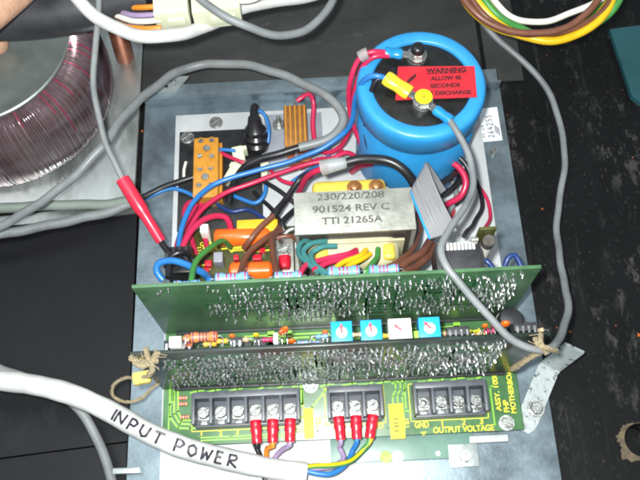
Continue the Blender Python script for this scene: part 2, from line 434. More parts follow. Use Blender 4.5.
bm = bm_new(); box(bm, 2.5, 53, 124, 191, 1.2, 2.6, 0.3); obj('black_sheet', bm, 'black_sheet', ch)
for px, py, r, zz in ((216, 123, 3.4, 1.2), (187.5, 138, 3.4, 2.6)):
    p = U(px, py, zz); screw(ch, p.x, p.y, zz, r, 2.0, rnd.random() * 3, washer=r + 0.8)
p = U(494, 152, 0); screw(ch, p.x, p.y, 0, 2.6, 1.6, 0.8)
# folded seam and small tab at the front left corner
bm = bm_new(); box(bm, XL + 1.0, -4.0, 10.5, 11.5, 0.0, 0.8, 0.2); obj('seam', bm, 'zinc', ch)
bm = bm_new(); box(bm, XL - 6, XL + 8, -11.5, -8.5, 0.0, 5.5, 0.5); obj('tab', bm, 'zinc_pale', ch)
# left lug behind the chassis
lg = thing('mounting_lug', 'small pale metal lug with a hole at the rear left corner of the chassis', 'lug', U(170, 86, 9))
bm = bm_new(); flat_poly(bm, [U(150, 92, 10.6), U(176, 91, 10.6), U(189, 76, 10.6), U(172, 76, 10.6)], 1.4); obj('lug_plate', bm, 'zinc_pale', lg, smooth=False)
p = U(166.5, 86.5, 10.6); bm = bm_new(); cyl(bm, p, p + Z * 0.15, 1.1); obj('hole', bm, 'slot_dark', lg)
p = U(173, 80, 10.6); screw(lg, p.x, p.y, 10.6, 2.0, 1.0, 0.9)
# inventory sticker
lb = thing('paper_sticker', 'white paper sticker with handwritten number beside the blue capacitor', 'sticker', U(489, 125, 0.2))
q = [U(472, 143, 0.35), U(502.5, 140, 0.35), U(497, 107, 0.35), U(478, 109, 0.35)]
bm = bm_new(); flat_poly(bm, q, 0.3); obj('paper', bm, 'label_white', lb, smooth=False)
# handwriting: pen strokes in a unit box
PEN = {
 'I': [[(.5, 0), (.48, 1)]], 'N': [[(0, 0), (.05, 1), (.75, .05), (.8, 1)]],
 'P': [[(.1, 0), (.1, 1), (.55, 1.0), (.8, .8), (.6, .5), (.1, .45)]],
 'U': [[(0, 1), (.02, .3), (.3, 0), (.65, .15), (.75, 1)]], 'T': [[(0, .95), (.95, 1.0)], [(.45, 1), (.42, 0)]],
 'O': [[(.4, 1), (.08, .75), (.08, .3), (.4, 0), (.75, .3), (.75, .75), (.4, 1)]],
 'W': [[(0, 1), (.2, 0), (.42, .7), (.65, 0), (.95, 1)]], 'E': [[(.7, 1), (.1, .98), (.1, 0), (.75, .03)], [(.1, .52), (.6, .55)]],
 'R': [[(.1, 0), (.1, 1), (.6, .98), (.75, .75), (.55, .52), (.12, .5), (.85, 0)]],
 '2': [[(0, .8), (.3, 1), (.7, .85), (.6, .5), (0, 0), (.85, .05)]], '6': [[(.7, 1), (.2, .7), (.05, .25), (.35, 0), (.7, .2), (.5, .5), (.1, .35)]],
 '4': [[(.5, 1), (0, .35), (.85, .4)], [(.6, .7), (.55, 0)]], '5': [[(.8, 1), (.2, .98), (.15, .55), (.6, .55), (.75, .25), (.4, 0), (.05, .1)]],
 '/': [[(0, 0), (.6, 1)]], '.': [[(.3, 0), (.35, .08)]], 'C': [[(.8, .9), (.4, 1), (.05, .6), (.2, .1), (.75, .1)]], ' ': []}
def pen_text(txt, pos, r, adv=1.25):
    """pos(u, v) maps unit-height letter space to a point in the place"""
    bm = bm_new(); u = 0
    for chr_ in txt:
        for st in PEN[chr_]:
            uv = [(u + x + rnd.uniform(-.03, .03), y + rnd.uniform(-.03, .03)) for x, y in st]
            dense = []
            for a, b in zip(uv, uv[1:]):
                dense += [pos(a[0] + (b[0] - a[0]) * k / 6, a[1] + (b[1] - a[1]) * k / 6) for k in range(6)]
            dense.append(pos(*uv[-1])); sweep(bm, dense, r, 6)
        u += adv * (0.6 if chr_ in 'I. /' else 1.0)
    return bm
ex = (q[2] - q[1]).normalized(); ey = (q[0] - q[1]).normalized()
for (ox, oy, hgt, tx, rr) in ((2.5, 4.6, 3.6, '264255', 0.22), (3, 10.2, 2.6, 'UC.26', 0.18)):
    bm = pen_text(tx, lambda u, v: q[1] + ex * (ox + u * hgt * 0.62) + ey * (oy + v * hgt) + Z * 0.05, rr)
    obj('handwriting', bm, 'ink_marker', lb)
for k in range(3):
    bm = bm_new(); box(bm, 0, 5.5, 0, 0.5, 0, 0.1)
    for v in bm.verts: v.co = q[1] + ex * (3.5 + v.co.x + k * 0.9) + ey * (1.0 + k * 0.95 + v.co.y) + Z * (0.03 + v.co.z)
    obj('printed_line', bm, 'ink', lb)

# ------------------------------------------------------------------ motherboard
ZB = 12.0; W = 185.0
mb = thing('motherboard', 'green motherboard with yellow lettering and three screw terminal blocks', 'circuit board', (92, 35, 0))
bm = bm_new(); box(bm, 0, W, 0, 84, ZB - 1.6, ZB, 0.15); board = obj('board', bm, 'pcb_lime', mb)
for x, y in ((6, 78), (179, 78), (73.5, 27), (178, 4.5), (4, 5)):
    bm = bm_new(); cyl(bm, (x, y, 0.0 if x > 99 or y > 66 else 1.2), (x, y, ZB - 1.6), 3.0, seg=6); obj('standoff', bm, 'steel', mb)
for px, py in ((310.5, 385.5), (506.5, 423)):
    p = U(px, py, ZB); screw(mb, p.x, p.y, ZB, 2.8, 1.8, 0.9, washer=4.0)
def tr(bm, pts, wd=0.9): ribbon_trace(bm, [U(x, y, ZB) for x, y in pts], wd)
bm = bm_new()
for dx in (0, 4.2, 8.0):
    tr(bm, [(170 + dx, 372), (170 + dx, 417 - dx * .7), (178 + dx * .45, 428 - dx * 1.0), (190, 428.5 - dx)], 1.0)
tr(bm, [(190, 428.5), (298, 421.5), (312, 407), (327, 389)], 1.0)
for dx in (0, 4.0): tr(bm, [(296 + dx, 372), (298 + dx, 408 - dx), (294 + dx, 415 - dx)], 1.0)
tr(bm, [(302, 372), (303, 404)], 1.0)
tr(bm, [(240, 382), (262, 379), (268, 383), (292, 381)], 1.2); tr(bm, [(222, 384), (238, 380)], 1.0)
tr(bm, [(362, 375), (368, 379), (412, 377)], 1.0); tr(bm, [(404, 381), (406, 408)], 0.8)
tr(bm, [(437, 376), (464, 374.5)], 1.2); tr(bm, [(470, 374), (482, 373)], 1.2); tr(bm, [(326, 384), (333, 378)], 0.9)
tr(bm, [(396, 411), (411, 411)], 0.7); tr(bm, [(325, 424), (331, 424)], .7)
obj('tracks', bm, 'trace', mb, smooth=False, kind='stuff')
bm = bm_new()
for (x0_, x1_, y0_, y1_) in ((15.2, 73, 6.9, 26.2), (84.2, 115, 6.7, 26.0), (128, 167.8, 6.7, 26.0)):
    c4 = [(x0_, y0_, ZB), (x1_, y0_, ZB), (x1_, y1_, ZB), (x0_, y1_, ZB), (x0_, y0_, ZB)]; ribbon_trace(bm, c4, .35)
obj('outline_print', bm, 'silk_yellow', mb, smooth=False, kind='stuff')
bm = bm_new()
for x in (3.2, 119.5, 122, 124.5, 170.5): ribbon_trace(bm, [(x, 3, ZB), (x, 20 + rnd.random() * 3, ZB), (x + 2, 23.5, ZB), (x + 2, 28, ZB)], .7)
for k in range(16):
    x = 14 + k * 9.8 + rnd.uniform(-2, 2); ribbon_trace(bm, [(x, 26.9, ZB), (x + rnd.uniform(3, 6), 26.9 + rnd.choice((0, .9)), ZB), (x + 7, 28, ZB)], .8)
for y in (2.2, 3.6): ribbon_trace(bm, [(20, y, ZB), (66, y, ZB), (69, y + 2, ZB), (78, y + 2, ZB)], .6)
obj('tracks', bm, 'trace', mb, smooth=False, kind='stuff')
bm = bm_new()   # tracks between the two cards
for k, x in enumerate((52, 58, 61.5, 86, 104, 140, 152)):
    ribbon_trace(bm, [(x, 31, ZB), (x, 46, ZB), (x + 5, 51, ZB), (x + 5, 57.5, ZB)], 2.0 if k % 2 else 3.6)
for k, y in enumerate((48, 51.2, 54, 56)):
    ribbon_trace(bm, [(22 + 7 * k, y, ZB), (60 + k * 9, y, ZB), (64 + k * 9, y - 4, ZB), (92 + 8 * k, y - 4, ZB)], 0.9)
    ribbon_trace(bm, [(110 + 5 * k, y, ZB), (140 + k * 6, y, ZB), (144 + k * 6, y - 3, ZB), (165 + k * 2, y - 3, ZB)], 0.9)
obj('tracks', bm, 'trace', mb, smooth=False, kind='stuff')

def mtext(body, px, py, size, width=None, up=False, m='silk_yellow'):
    return text(body, size, U(px, py, ZB), Y if up else X, -X if up else Y, m, mb, width, bold=0.018, lift=0.1)
mtext('GND', 415, 428, 3.2, 7.2); mtext('1', 442, 426.5, 3.2); mtext('2', 462, 425, 3.2); mtext('3', 480, 424, 3.2)
mtext('OUTPUT VOLTAGE', 433.5, 433.2, 3.0, 31)
mtext('TB1', 409.5, 428.5, 2.6, up=True, width=5); mtext('TB2', 321, 429, 2.8, up=True, width=6)
mtext('INPUT', 315, 438.7, 2.8, 9.5); mtext('OV', 344, 437, 2.8, 4.6); mtext('D', 378.5, 428.5, 2.8)
mtext('1', 201, 436, 2.6); mtext('2', 219, 435.5, 2.6); mtext('3', 236, 434.5, 2.6)
mtext('ASSY. 1008', 501.5, 411, 2.6, 20, up=True, m='silk_yellow'); mtext('FHP', 509.5, 412, 2.8, 6.2, up=True); mtext('MOTHERBOARD', 516.5, 413, 2.7, 27.5, up=True)
text('(ametri', 3.0, (150, 51.5, ZB), X, Y, 'silk_yellow', mb, 19, bold=0.02)
bm = bm_new(); c_ = U(423.5, 432.5, ZB)
for k, ln in enumerate((3.2, 2.0, 0.9)): box(bm, c_.x - ln / 2, c_.x + ln / 2, c_.y - k * 0.8, c_.y - k * 0.8 + 0.3, ZB, ZB + 0.12)
obj('ground_symbol', bm, 'silk_yellow', mb)
for (px, py, px2, py2) in ((304.5, 440, 313, 408), (391, 440, 402.5, 403.5)):
    a = U(px, py, ZB); b = U(px2, py2, ZB)
    bm = bm_new(); box(bm, min(a.x, b.x), max(a.x, b.x), a.y + 0.4, b.y, ZB, ZB + 0.3); obj('yellow_label', bm, 'label_yellow', mb)
text('TB1', 2.4, U(399.5, 434, ZB + .32), Y, -X, 'ink', mb, 8)
# small parts beside the six way block
for i, (px, py) in enumerate(((183, 398), (183, 404), (185, 417))):
    p = U(px, py, ZB + 1.5); bm = bm_new()
    lathe(bm, p - X * 2.5 + Z * .2, X, [(0, .6), (.3, 1.1), (1.2, 1.1), (1.6, .9), (3.4, .9), (3.8, 1.1), (4.7, 1.1), (5, .6)], 12)
    o = obj('resistor', bm, 'resistor_tan', mb)
    bm = bm_new(); [lathe(bm, p - X * (1.6 - k * 1.3) + Z * .2, X, [(0, 1.14), (.5, 1.14)], 12) for k in range(3)]; obj('bands', bm, 'band_red', o)
bm = bm_new()     # bare solder joints in front of the blocks
for k in range(26):
    x = rnd.uniform(12, 170); p = Vector((x, rnd.choice((25.8, 26.5, 4.2)), ZB)); lathe(bm, p, Z, [(0, .8), (.4, .5), (.9, .2)], 6)
obj('solder_joints', bm, 'solder', mb, kind='stuff')

def terminal_block(x0, nways, y0, empty=()):
    pit = 8.85; x1 = x0 + pit * nways; yb = y0 + 17.0
    bm = bm_new(); box(bm, x0, x1, y0, yb, ZB, ZB + 3.2, 0.3)
    box(bm, x0, x1, yb - 3.4, yb, ZB + 3.1, ZB + 12, 0.4)
    box(bm, x0, x1, y0 + 0.2, y0 + 1.6, ZB + 3.1, ZB + 6.0, 0.3)
    body = obj('terminal_block', bm, 'block_grey', mb)
    for k in range(nways + 1):
        xc = x0 + k * pit
        a, b = (xc - 0.85, xc + 0.85)
        if k == 0: a, b = x0 - .9, x0 + .8
        if k == nways: a, b = x1 - .8, x1 + .9
        bm = bm_new(); box(bm, a, b, y0 + 1.0, yb - 0.2, ZB + 0.1, ZB + 11.8, 0.35); obj('divider', bm, 'block_grey', body)
    for k in range(nways):
        xc = x0 + (k + .5) * pit; yc = y0 + 7.4
        bm = bm_new(); box(bm, xc - 3.2, xc + 3.2, yc - 3.4, yc + 3.4, ZB + 3.2, ZB + 4.4, 0.25)
        box(bm, xc - 1.9, xc + 1.9, yc - 6.2, yc - 3.6, ZB + 4.4, ZB + 5.2, 0.2)
        obj('clamp_plate', bm, 'terminal_steel', body)
        bm = bm_new()
        if k in empty:
            lathe(bm, (xc, yc, ZB + 4.4), Z, [(0, 2.7), (.8, 2.5), (.8, 1.6), (1.6, 1.5), (1.9, .9)], 20)
        else:
            screw_head(bm, xc, yc, ZB + 4.4, 3.0, 2.2, rnd.choice((.3, .6, .9, 1.2)) + rnd.random() * .3)
        obj('terminal_screw', bm, 'terminal_steel', body, angle=30)
    return [x0 + (k + .5) * pit for k in range(nways)], y0
t3 = terminal_block(17.6, 6, 7.6); t2 = terminal_block(86.4, 3, 7.4); t1 = terminal_block(130.2, 4, 7.4, empty=(0,))

# green insulating strip and screw tab peeping out in front of the motherboard
st = thing('insulating_strip', 'pale green insulating strip with holes under the front of the motherboard', 'strip', (140, -4, 1))
bm = bm_new(); box(bm, 86, 160, -11.5, 5.5, 2.0, 4.0, 0.3); box(bm, 92, 96, -8, 4, 1.0, 2.1); box(bm, 150, 156, -8, 4, 0, 2.1); obj('strip', bm, 'insulator_green', st)
for px, py, r, m in ((369, 458, 1.2, 'silk_white'), (397.5, 457, 3.2, 'silk_white'), (386, 457, 3.2, 'trace'), (438, 453.5, 1.3, 'silk_white')):
    p = U(px, py, 4.0); bm = bm_new(); lathe(bm, p, Z, [(0, r), (.25, r * .95)], 20); obj('stud', bm, m, st)
tb = thing('screw_tab', 'square pale metal tab with a slotted screw in front of the output terminals', 'tab', U(463, 455, 4))
p = U(463.5, 456, 4.0)
bm = bm_new(); box(bm, p.x - 7.6, p.x + 7.6, p.y - 5.6, p.y + 6, 4.05, 5.2, 0.3); obj('tab_plate', bm, 'zinc_pale', tb)
screw(tb, p.x + .6, p.y - .2, 5.2, 3.2, 1.8, 1.1)
bm = bm_new(); box(bm, 158, 178, -4.5, -1.0, 0, 5.0, 0.4); obj('tab_foot', bm, 'white_paint', tb)

# ------------------------------------------------------------------ plug in cards
YN, YFC, HN, HF = 29.0, 59.1, 72.4, 75.7
def footprints(x0, x1, z0, z1, n, dense):
    pts = []
    for _ in range(n):
        x, z = round(rnd.uniform(x0, x1) / 2.54) * 2.54, round(rnd.uniform(z0, z1) / 2.54) * 2.54; k = rnd.random()
        if k < .22:
            m = rnd.choice((7, 8)); pts += [(x + i * 2.54, z + j * 7.62) for i in range(m) for j in (0, 1)]
        elif k < .55: pts += [(x, z), (x + 10.16, z)] if rnd.random() < .6 else [(x, z), (x, z + 10.16)]
        elif k < .8: pts += [(x, z), (x + 5.08, z)]
        else: pts += [(x, z), (x + 2.54, z), (x + 5.08, z + rnd.choice((0, 2.54)))]
    pts = [(a, b) for a, b in pts if x0 - 2 < a < x1 + 2 and z0 - 1 < b < z1 + 1]
    out = []
    for a, b in pts:
        if rnd.random() < .14: continue
        a += rnd.gauss(0, .45); b += rnd.gauss(0, .45)
        if all((a - c) ** 2 + (b - d) ** 2 > 3.2 for c, d in out): out.append((a, b))
    return out
def card_face(parent, y, pts, long=2.0):
    bm = bm_new(); N = Vector((0, -1, 0))
    for x, z in pts:
        lathe(bm, (x, y, z), N, [(-.1, .9), (.3, .62), (.7, .34)], 6)
        d = (N + Vector((rnd.gauss(0, .28), 0, rnd.gauss(0.05, .28)))).normalized()
        lathe(bm, Vector((x, y - .4, z)), d, [(0, .36), (rnd.uniform(.5, long), .30)], 5)
    obj('solder_joints', bm, 'solder', parent, kind='stuff', angle=25)
    bm = bm_new()
    P = list(pts); rnd.shuffle(P)
    for a, b in zip(P[::2], P[1::2]):
        if abs(a[0] - b[0]) < 38:
            mid = (b[0], y, a[1]); ribbon_trace(bm, [(a[0], y, a[1]), mid, (b[0], y, b[1])], rnd.choice((.7, .7, 1.2)), N, 0.06)
    obj('tracks', bm, 'trace_dim', parent, smooth=False, kind='stuff')
def res(card, p, axis, L_, r, m='resistor_blue', bands=('band_red',), label=None):
    a = Vector(axis).normalized(); p = Vector(p) - a * L_ / 2; bm = bm_new()
    lathe(bm, p, a, [(0, r * .6), (r * .25, r), (L_ * .22, r), (L_ * .30, r * .82), (L_ * .70, r * .82), (L_ * .78, r), (L_ - r * .25, r), (L_, r * .6)], 14)
    o = obj('resistor', bm, m, card, label=label)
    bm = bm_new()
    for k, t in enumerate((.1, .34, .46, .58, .88)):
        rr = r * 1.03 if t in (.1, .88) else r * .86
        lathe(bm, p + a * (L_ * t), a, [(0, rr), (L_ * .045, rr)], 14)
    obj('colour_bands', bm, bands[0], o)
    bm = bm_new()
    for s, e in ((0, -1), (L_, 1)):
        q0 = p + a * s; pth = smooth_path([q0 - a * e * .5, q0 + a * e * 1.6, q0 + a * e * 2.3 + Vector((0, -1.2, -.4)), q0 + a * e * 2.4 + Vector((0, -(q0.y - card['face']) + .2, -.6))], .6)
        sweep(bm, pth, .32, 6)
    obj('lead', bm, 'solder', o)
    return o

fc = thing('rear_card', 'tall green card with blue resistors along its top edge, standing behind the trimmer card', 'circuit board', (92, YFC, ZB))
fc['face'] = YFC + 1.6
bm = bm_new(); box(bm, 0, W, YFC, YFC + 1.6, ZB + 2, ZB + HF, 0.12); obj('board', bm, 'pcb_green', fc)
bm = bm_new(); box(bm, 6, W - 6, YFC - 0.9, YFC + 3.8, ZB, ZB + 2.6, 0.3); obj('edge_connector', bm, 'block_well', mb)
pts = footprints(30, 178, ZB + 16, ZB + HF - 5, 190, 1)
pts += [(x, ZB + HF - 3.2) for x in (16, 34, 46, 70, 84, 96, 121, 128, 143, 150)] + [(10, ZB + HF - 9), (12, ZB + HF - 6)]
card_face(fc, YFC, pts, 2.2)
zt = ZB + HF
for (px, py, L_, r) in ((187, 284.5, 13, 2.1), (232, 278.5, 16, 3.0), (288, 276.5, 13, 2.5), (344, 272, 15, 2.9), (384, 270, 14, 2.6)):
    p = UY(px, py, YFC + 1.6 + r + 1.4); res(fc, p, X, L_, r, bands=('band_red' if r > 2.3 else 'band_dark',))
p = UY(172, 285, YFC + 4); res(fc, p, (1, 0, .25), 7, 1.2, 'resistor_tan')
# IDC socket, relay box and small parts on the back of the rear card
p0 = UY(437, 262, YFC + 2)
bm = bm_new(); box(bm, 139, 161, YFC + 1.6, YFC + 16, 66, 83, 0.5); box(bm, 141, 159, YFC + 2, YFC + 14, 82.9, 85.5, 0.4); idc = obj('ribbon_socket', bm, 'ic_black', fc)
bm = bm_new()
for k in range(9): box(bm, 142.0 + k * 1.7, 143.2 + k * 1.7, YFC + 11.5, YFC + 15, 85.4, 86.3, 0.15)
obj('socket_teeth', bm, 'silk_white', idc)

nc = thing('front_card', 'green card bristling with clipped leads, trimmers along its top, behind the terminal blocks', 'circuit board', (92, YN, ZB))
nc['face'] = YN + 1.6
bm = bm_new(); box(bm, 0, W, YN, YN + 1.6, ZB + 2, ZB + HN, 0.12); obj('board', bm, 'pcb_dark', nc)
bm = bm_new(); box(bm, 6, W - 6, YN - 0.9, YN + 3.4, ZB, ZB + 3, 0.3); obj('edge_connector', bm, 'block_well', mb)
pts = footprints(8, 168, ZB + 6, ZB + HN - 7, 330, 1)
card_face(nc, YN, pts, 2.0)
zt = ZB + HN
# trimmers
for i, (px, py, m, an) in enumerate(((342, 334.5, 'trimmer_blue', 1.6), (372, 334, 'trimmer_blue', 1.7), (401, 331, 'trimmer_white', 2.4), (431, 331, 'trimmer_blue', 2.3))):
    c0 = U(px, py, zt + 1.0); yy = YN + 1.7 + 4.9; TZ = zt - 3.0; s_ = 4.75 if m == 'trimmer_blue' else 5.1
    bm = bm_new(); box(bm, c0.x - s_, c0.x + s_, yy - 4.8, yy + 4.8, TZ - 9, TZ + 1.0, 0.35)
    t = obj('trimmer', bm, m, nc, label='square %s trimmer with a round dial' % m.split('_')[1])
    if m == 'trimmer_blue':
        bm = bm_new(); lathe(bm, (c0.x, yy - .4, TZ + 1.0), Z, [(0, 2.6), (.5, 2.5), (.7, 2.2)], 22); obj('dial', bm, 'trimmer_white', t)
    bm = bm_new(); d = Vector((math.cos(an), math.sin(an), 0)); e = Vector((-d.y, d.x, 0)); o0 = Vector((c0.x, yy - .2, TZ + (1.85 if m == 'trimmer_blue' else 1.2)))
    flat_poly(bm, [o0 - d * .8 - e * .45, o0 + d * 2.0 - e * .5, o0 + d * 1.8 - e * 1.1, o0 + d * 3.8 + e * .1, o0 + d * 1.6 + e * 1.2, o0 + d * 1.8 + e * .5, o0 - d * .8 + e * .45][::1], .2); obj('arrow', bm, 'arrow_red', t)
    bm = bm_new()
    for k in range(3): box(bm, c0.x - 3.4 + k * 2.6, c0.x - 2.6 + k * 2.6, yy - 5.0, yy - 4.4, TZ - .6, TZ + .8)
    obj('pin', bm, 'solder', t)
def dip(parent, px, py, n, z):
    c0 = U(px, py, z); L_ = n * 2.54; yy = YN + 1.7 + 3.6
    bm = bm_new(); box(bm, c0.x - L_ / 2, c0.x + L_ / 2, yy - 2.6, yy + 1.2, z - 6.6, z, 0.3); o = obj('chip', bm, 'ic_black', parent)
    bm = bm_new()
    for k in range(n): box(bm, c0.x - L_ / 2 + k * 2.54 + .8, c0.x - L_ / 2 + k * 2.54 + 1.7, yy - 4, yy - .5, z - .2, z + .35)
    obj('pins', bm, 'solder', o)
dip(nc, 459, 336, 4, zt - 2); dip(nc, 526, 329, 4, zt - 1); dip(nc, 178, 350, 5, zt - 2); dip(nc, 237, 345, 2, zt - 2)
def blob(parent, px, py, z, rx, rz, m='orange_cap', name='capacitor', tilt=0.0, ry=None):
    c0 = UY(px, py, YN + 7.0); bm = bm_new(); bmesh.ops.create_uvsphere(bm, u_segments=16, v_segments=10, radius=1)
    M = Matrix.Rotation(tilt, 3, 'Y')
    for v in bm.verts: v.co = M @ Vector((v.co.x * rx, v.co.y * (ry or rx * .6), v.co.z * rz)) + c0
    o = obj(name, bm, m, parent)
    bm = bm_new()
    for s in (-1, 1): sweep(bm, smooth_path([c0 + Vector((s * rx * .5, 0, -rz * .7)), c0 + Vector((s * rx * .6, -1, -rz - 1.5)), c0 + Vector((s * rx * .6, -5.5, -rz - 2))], 1), .3, 6)
    obj('lead', bm, 'solder', o)
blob(nc, 283.5, 331, 0, 2.0, 6.2, tilt=.25); blob(nc, 291.5, 341, 0, 2.0, 2.6); blob(nc, 473, 336, 0, 1.5, 3.2); blob(nc, 505, 324, 0, 2.3, 3.4); blob(nc, 309, 343.5, 0, 1.4, 1.5)
res(nc, UY(204, 337, YN + 6), X, 12, 2.4, 'resistor_orange', ('band_dark',), label='orange brown rod resistor')
res(nc, UY(188, 341, YN + 5), (0, .2, 1), 7, 1.7, 'resistor_orange', ('band_dark',))
res(nc, UY(303, 343, YN + 4.5), X, 5, 1.2); res(nc, UY(315, 343, YN + 4.5), X, 5, 1.1); res(nc, UY(497, 338, YN + 5), X, 6, 1.3, 'resistor_tan')
res(nc, UY(210, 344, YN + 4), X, 6, 1.2, 'yellow_cap')
for px, py, a, b in ((176, 341, 2.6, 2.4), (276, 338, 1.0, 3.0), (417, 336, 1.6, 3.4)):
    c0 = UY(px, py, YN + 5); bm = bm_new(); box(bm, c0.x - a, c0.x + a, c0.y - 3.3, c0.y + 1.5, c0.z - b, c0.z + b, .3); obj('capacitor', bm, 'trimmer_white' if px != 417 else 'trace', nc)
for px, py, r in ((261, 345, 3.0), (248, 346, 2.2), (352, 345.5, 1.6)):
    c0 = UY(px, py, YN + 5.4); bm = bm_new(); lathe(bm, c0 - Z * 4, Z, [(0, r - .3), (.4, r), (7, r), (7.5, r - .4)], 18); obj('capacitor', bm, 'ic_black', nc)
for px, m, r_ in ((222, 'yellow_cap', 1.2), (243, 'resistor_tan', 1.3), (268, 'band_red', 1.3), (322, 'resistor_blue', 1.2), (357, 'resistor_tan', 1.1), (387, 'yellow_cap', 1.2), (449, 'resistor_tan', 1.2), (482, 'yellow_cap', 1.4), (490, 'band_red', 1.4), (538, 'resistor_tan', 1.2)):
    res(nc, UY(px, 345 - (px - 130) * .036 + rnd.uniform(-2.5, 1.5), YN + rnd.uniform(4, 8)), (1, 0, rnd.uniform(-.1, .1)), 5.4, r_, m, ('band_dark',))
for px, m in ((232, 'orange_cap'), (256, 'yellow_cap'), (325, 'orange_cap'), (485, 'orange_cap'), (494, 'crimp_red')):
    blob(nc, px, 340 - (px - 130) * .04, 0, 1.5, 2.2, m)
# dark coil at the right end, between the cards
cl = thing('coil', 'dark wound coil with copper glints at the right end between the cards', 'coil', (176, 47, ZB))
c0 = UY(512, 318, 50); bm = bm_new(); lathe(bm, (c0.x, 50, ZB), Z, [(0, 5), (1, 6.5), (c0.z - ZB - 3, 6.5), (c0.z - ZB - 1, 5.5), (c0.z - ZB, 2.5)], 24); obj('coil_body', bm, 'ic_black', cl)
bm = bm_new()
for k in range(9):
    t = k * .9; sweep(bm, [Vector((c0.x + 6.4 * math.cos(t + i * .2), 50 + 6.4 * math.sin(t + i * .2), c0.z - 4 - k * 1.6 - i * .15)) for i in range(6)], .45, 6)
obj('coil_wire', bm, 'frame_steel', cl, kind='stuff')

# ------------------------------------------------------------------ toroidal transformer
TC = Vector((-106, 224, BENCH + 4)); ZT = 57.0
to = thing('toroidal_transformer', 'big toroidal transformer with purplish copper winding and grey metal top plate', 'transformer', TC)
bm = bm_new()
prof = []
R0, A0, H0 = 43.0, 23.5, (ZT - TC.z - 2) / 2
for k in range(33):
    t = -math.pi / 2 + 2 * math.pi * k / 32; c_, s_ = math.cos(t), math.sin(t)
    e = 0.55
    prof.append((TC.z + H0 + math.copysign(abs(s_) ** e, s_) * H0, R0 + math.copysign(abs(c_) ** e, c_) * A0))
n = 120; rings = []
for i in range(n):
    a = 2 * math.pi * i / n
    rings.append([bm.verts.new((TC.x + r * math.cos(a), TC.y + r * math.sin(a), z)) for z, r in prof[:-1]])
for i in range(n):
    A, B = rings[i], rings[(i + 1) % n]
    for k in range(32): bm.faces.new((A[k], B[k], B[(k + 1) % 32], A[(k + 1) % 32]))
obj('film_wrap', bm, 'film', to)
bm = bm_new()      # turns of wire close together over the shoulder, some showing further down under the film
bright = bm_new()
for i in range(600):
    a = 2 * math.pi * (i + rnd.uniform(-.4, .4)) / 600
    hot = rnd.random() < .045
    j0, j1 = (5, 27) if not hot else (rnd.randint(7, 12), 26)
    d = Vector((math.cos(a), math.sin(a), 0)); pth = []; lift = (1.004 + rnd.random() * .010) if not hot else 1.02
    lean = rnd.uniform(-.012, .012)
    for k in range(j0, j1):
        z, r = prof[k]; d = Vector((math.cos(a + lean * (16 - k) / 8), math.sin(a + lean * (16 - k) / 8), 0))
        pth.append(Vector((TC.x, TC.y, 0)) + d * (R0 + (r - R0) * lift) + Z * (TC.z + H0 + (z - TC.z - H0) * lift))
    sweep(bright if hot else bm, pth, .40 if not hot else .5, 5)
obj('winding', bm, 'winding', to, kind='stuff'); obj('loose_turns', bright, 'winding_bright', to, kind='stuff')
bm = bm_new(); lathe(bm, (TC.x, TC.y, ZT - 2.2), Z, [(0, 50), (0, 54.4), (2.4, 55), (3.0, 54), (2.2, 51), (1.4, 46), (1.2, 8), (0.9, 5)], 72); obj('top_plate', bm, 'toroid_plate', to)
bm = bm_new(); lathe(bm, (TC.x, TC.y, ZT - 1.4), Z, [(0, 9), (3, 9), (3, 5), (7, 5), (7.5, 4)], 6); obj('bolt', bm, 'steel', to)

# copper post
p = U(125, 57, BENCH + 4); q2 = U(115, 20, 40)
bm = bm_new(); lathe(bm, p, q2 - p, [(0, 5.6), (1, 6), ((q2 - p).length - 1, 6), ((q2 - p).length, 5)], 24)
tag(obj('copper_post', bm, 'copper'), 'short brown copper post standing beside the toroidal transformer', 'post')

# ------------------------------------------------------------------ capacitor
CC = Vector((142.6, 169.6, 1.2)); CR = 34.0; CT = 75.0
cp = thing('capacitor', 'large round blue capacitor with black top and two screw studs', 'capacitor', CC)
bm = bm_new(); lathe(bm, CC, Z, [(0, CR - 2), (1.5, CR - 1.2), (50, CR - 1.2), (52, CR - 2.6), (55, CR - 2.6), (58, CR - .4), (CT - 7, CR), (CT - 4, CR - .2), (CT - 2, CR - 1.0), (CT - 1.2, CR - 2.2), (CT - 1.0, CR - 4), (CT - 1.2, CR - 7.4), (CT - 2.0, CR - 8.2), (CT - 6, CR - 8.4)], 96, cap=False); obj('can', bm, 'cap_blue', cp, angle=60)
bm = bm_new(); lathe(bm, (CC.x, CC.y, CT - 3), Z, [(0, CR - 8.3), (1.2, CR - 8.3), (1.4, CR - 9), (1.2, 4)], 64); obj('lid', bm, 'cap_black', cp)
lidz = CT - 1.5
pb = U(417, 55, lidz + 4); pf = U(423, 101, lidz + 4)
for i, p in enumerate((pb, pf)):
    bm = bm_new(); lathe(bm, (p.x, p.y, lidz), Z, [(0, 5.2), (2.0, 5.0), (2.2, 4.2)], 24); obj('terminal_post', bm, 'steel', cp)
    bm = bm_new(); lathe(bm, (p.x, p.y, lidz + 4.6), Z, [(0, 4.5), (2.6, 4.5), (3.2, 3.9)], 6)
    lathe(bm, (p.x, p.y, lidz + 3.6), Z, [(0, 5.2), (.9, 5.2)], 24)
    nut = obj('nut', bm, 'steel', cp, angle=25)
bm = bm_new(); lathe(bm, (pb.x, pb.y, lidz + 7.8), Z, [(0, 3.6), (2.0, 3.8), (3.4, 3.0), (4, 1.6)], 24); obj('black_cap', bm, 'cap_black', cp)
bm = bm_new(); lathe(bm, (pf.x, pf.y, lidz + 7.85), Z, [(0, 4.4), (.3, 4.4)], 32); dot = obj('yellow_dot', bm, 'label_yellow', cp)
bm = pen_text('4', lambda u, v: Vector((pf.x - 1.2 + u * 2.2, pf.y - 1.4 + v * 2.8, lidz + 8.2)), .16); obj('pen_mark', bm, 'ink', dot)
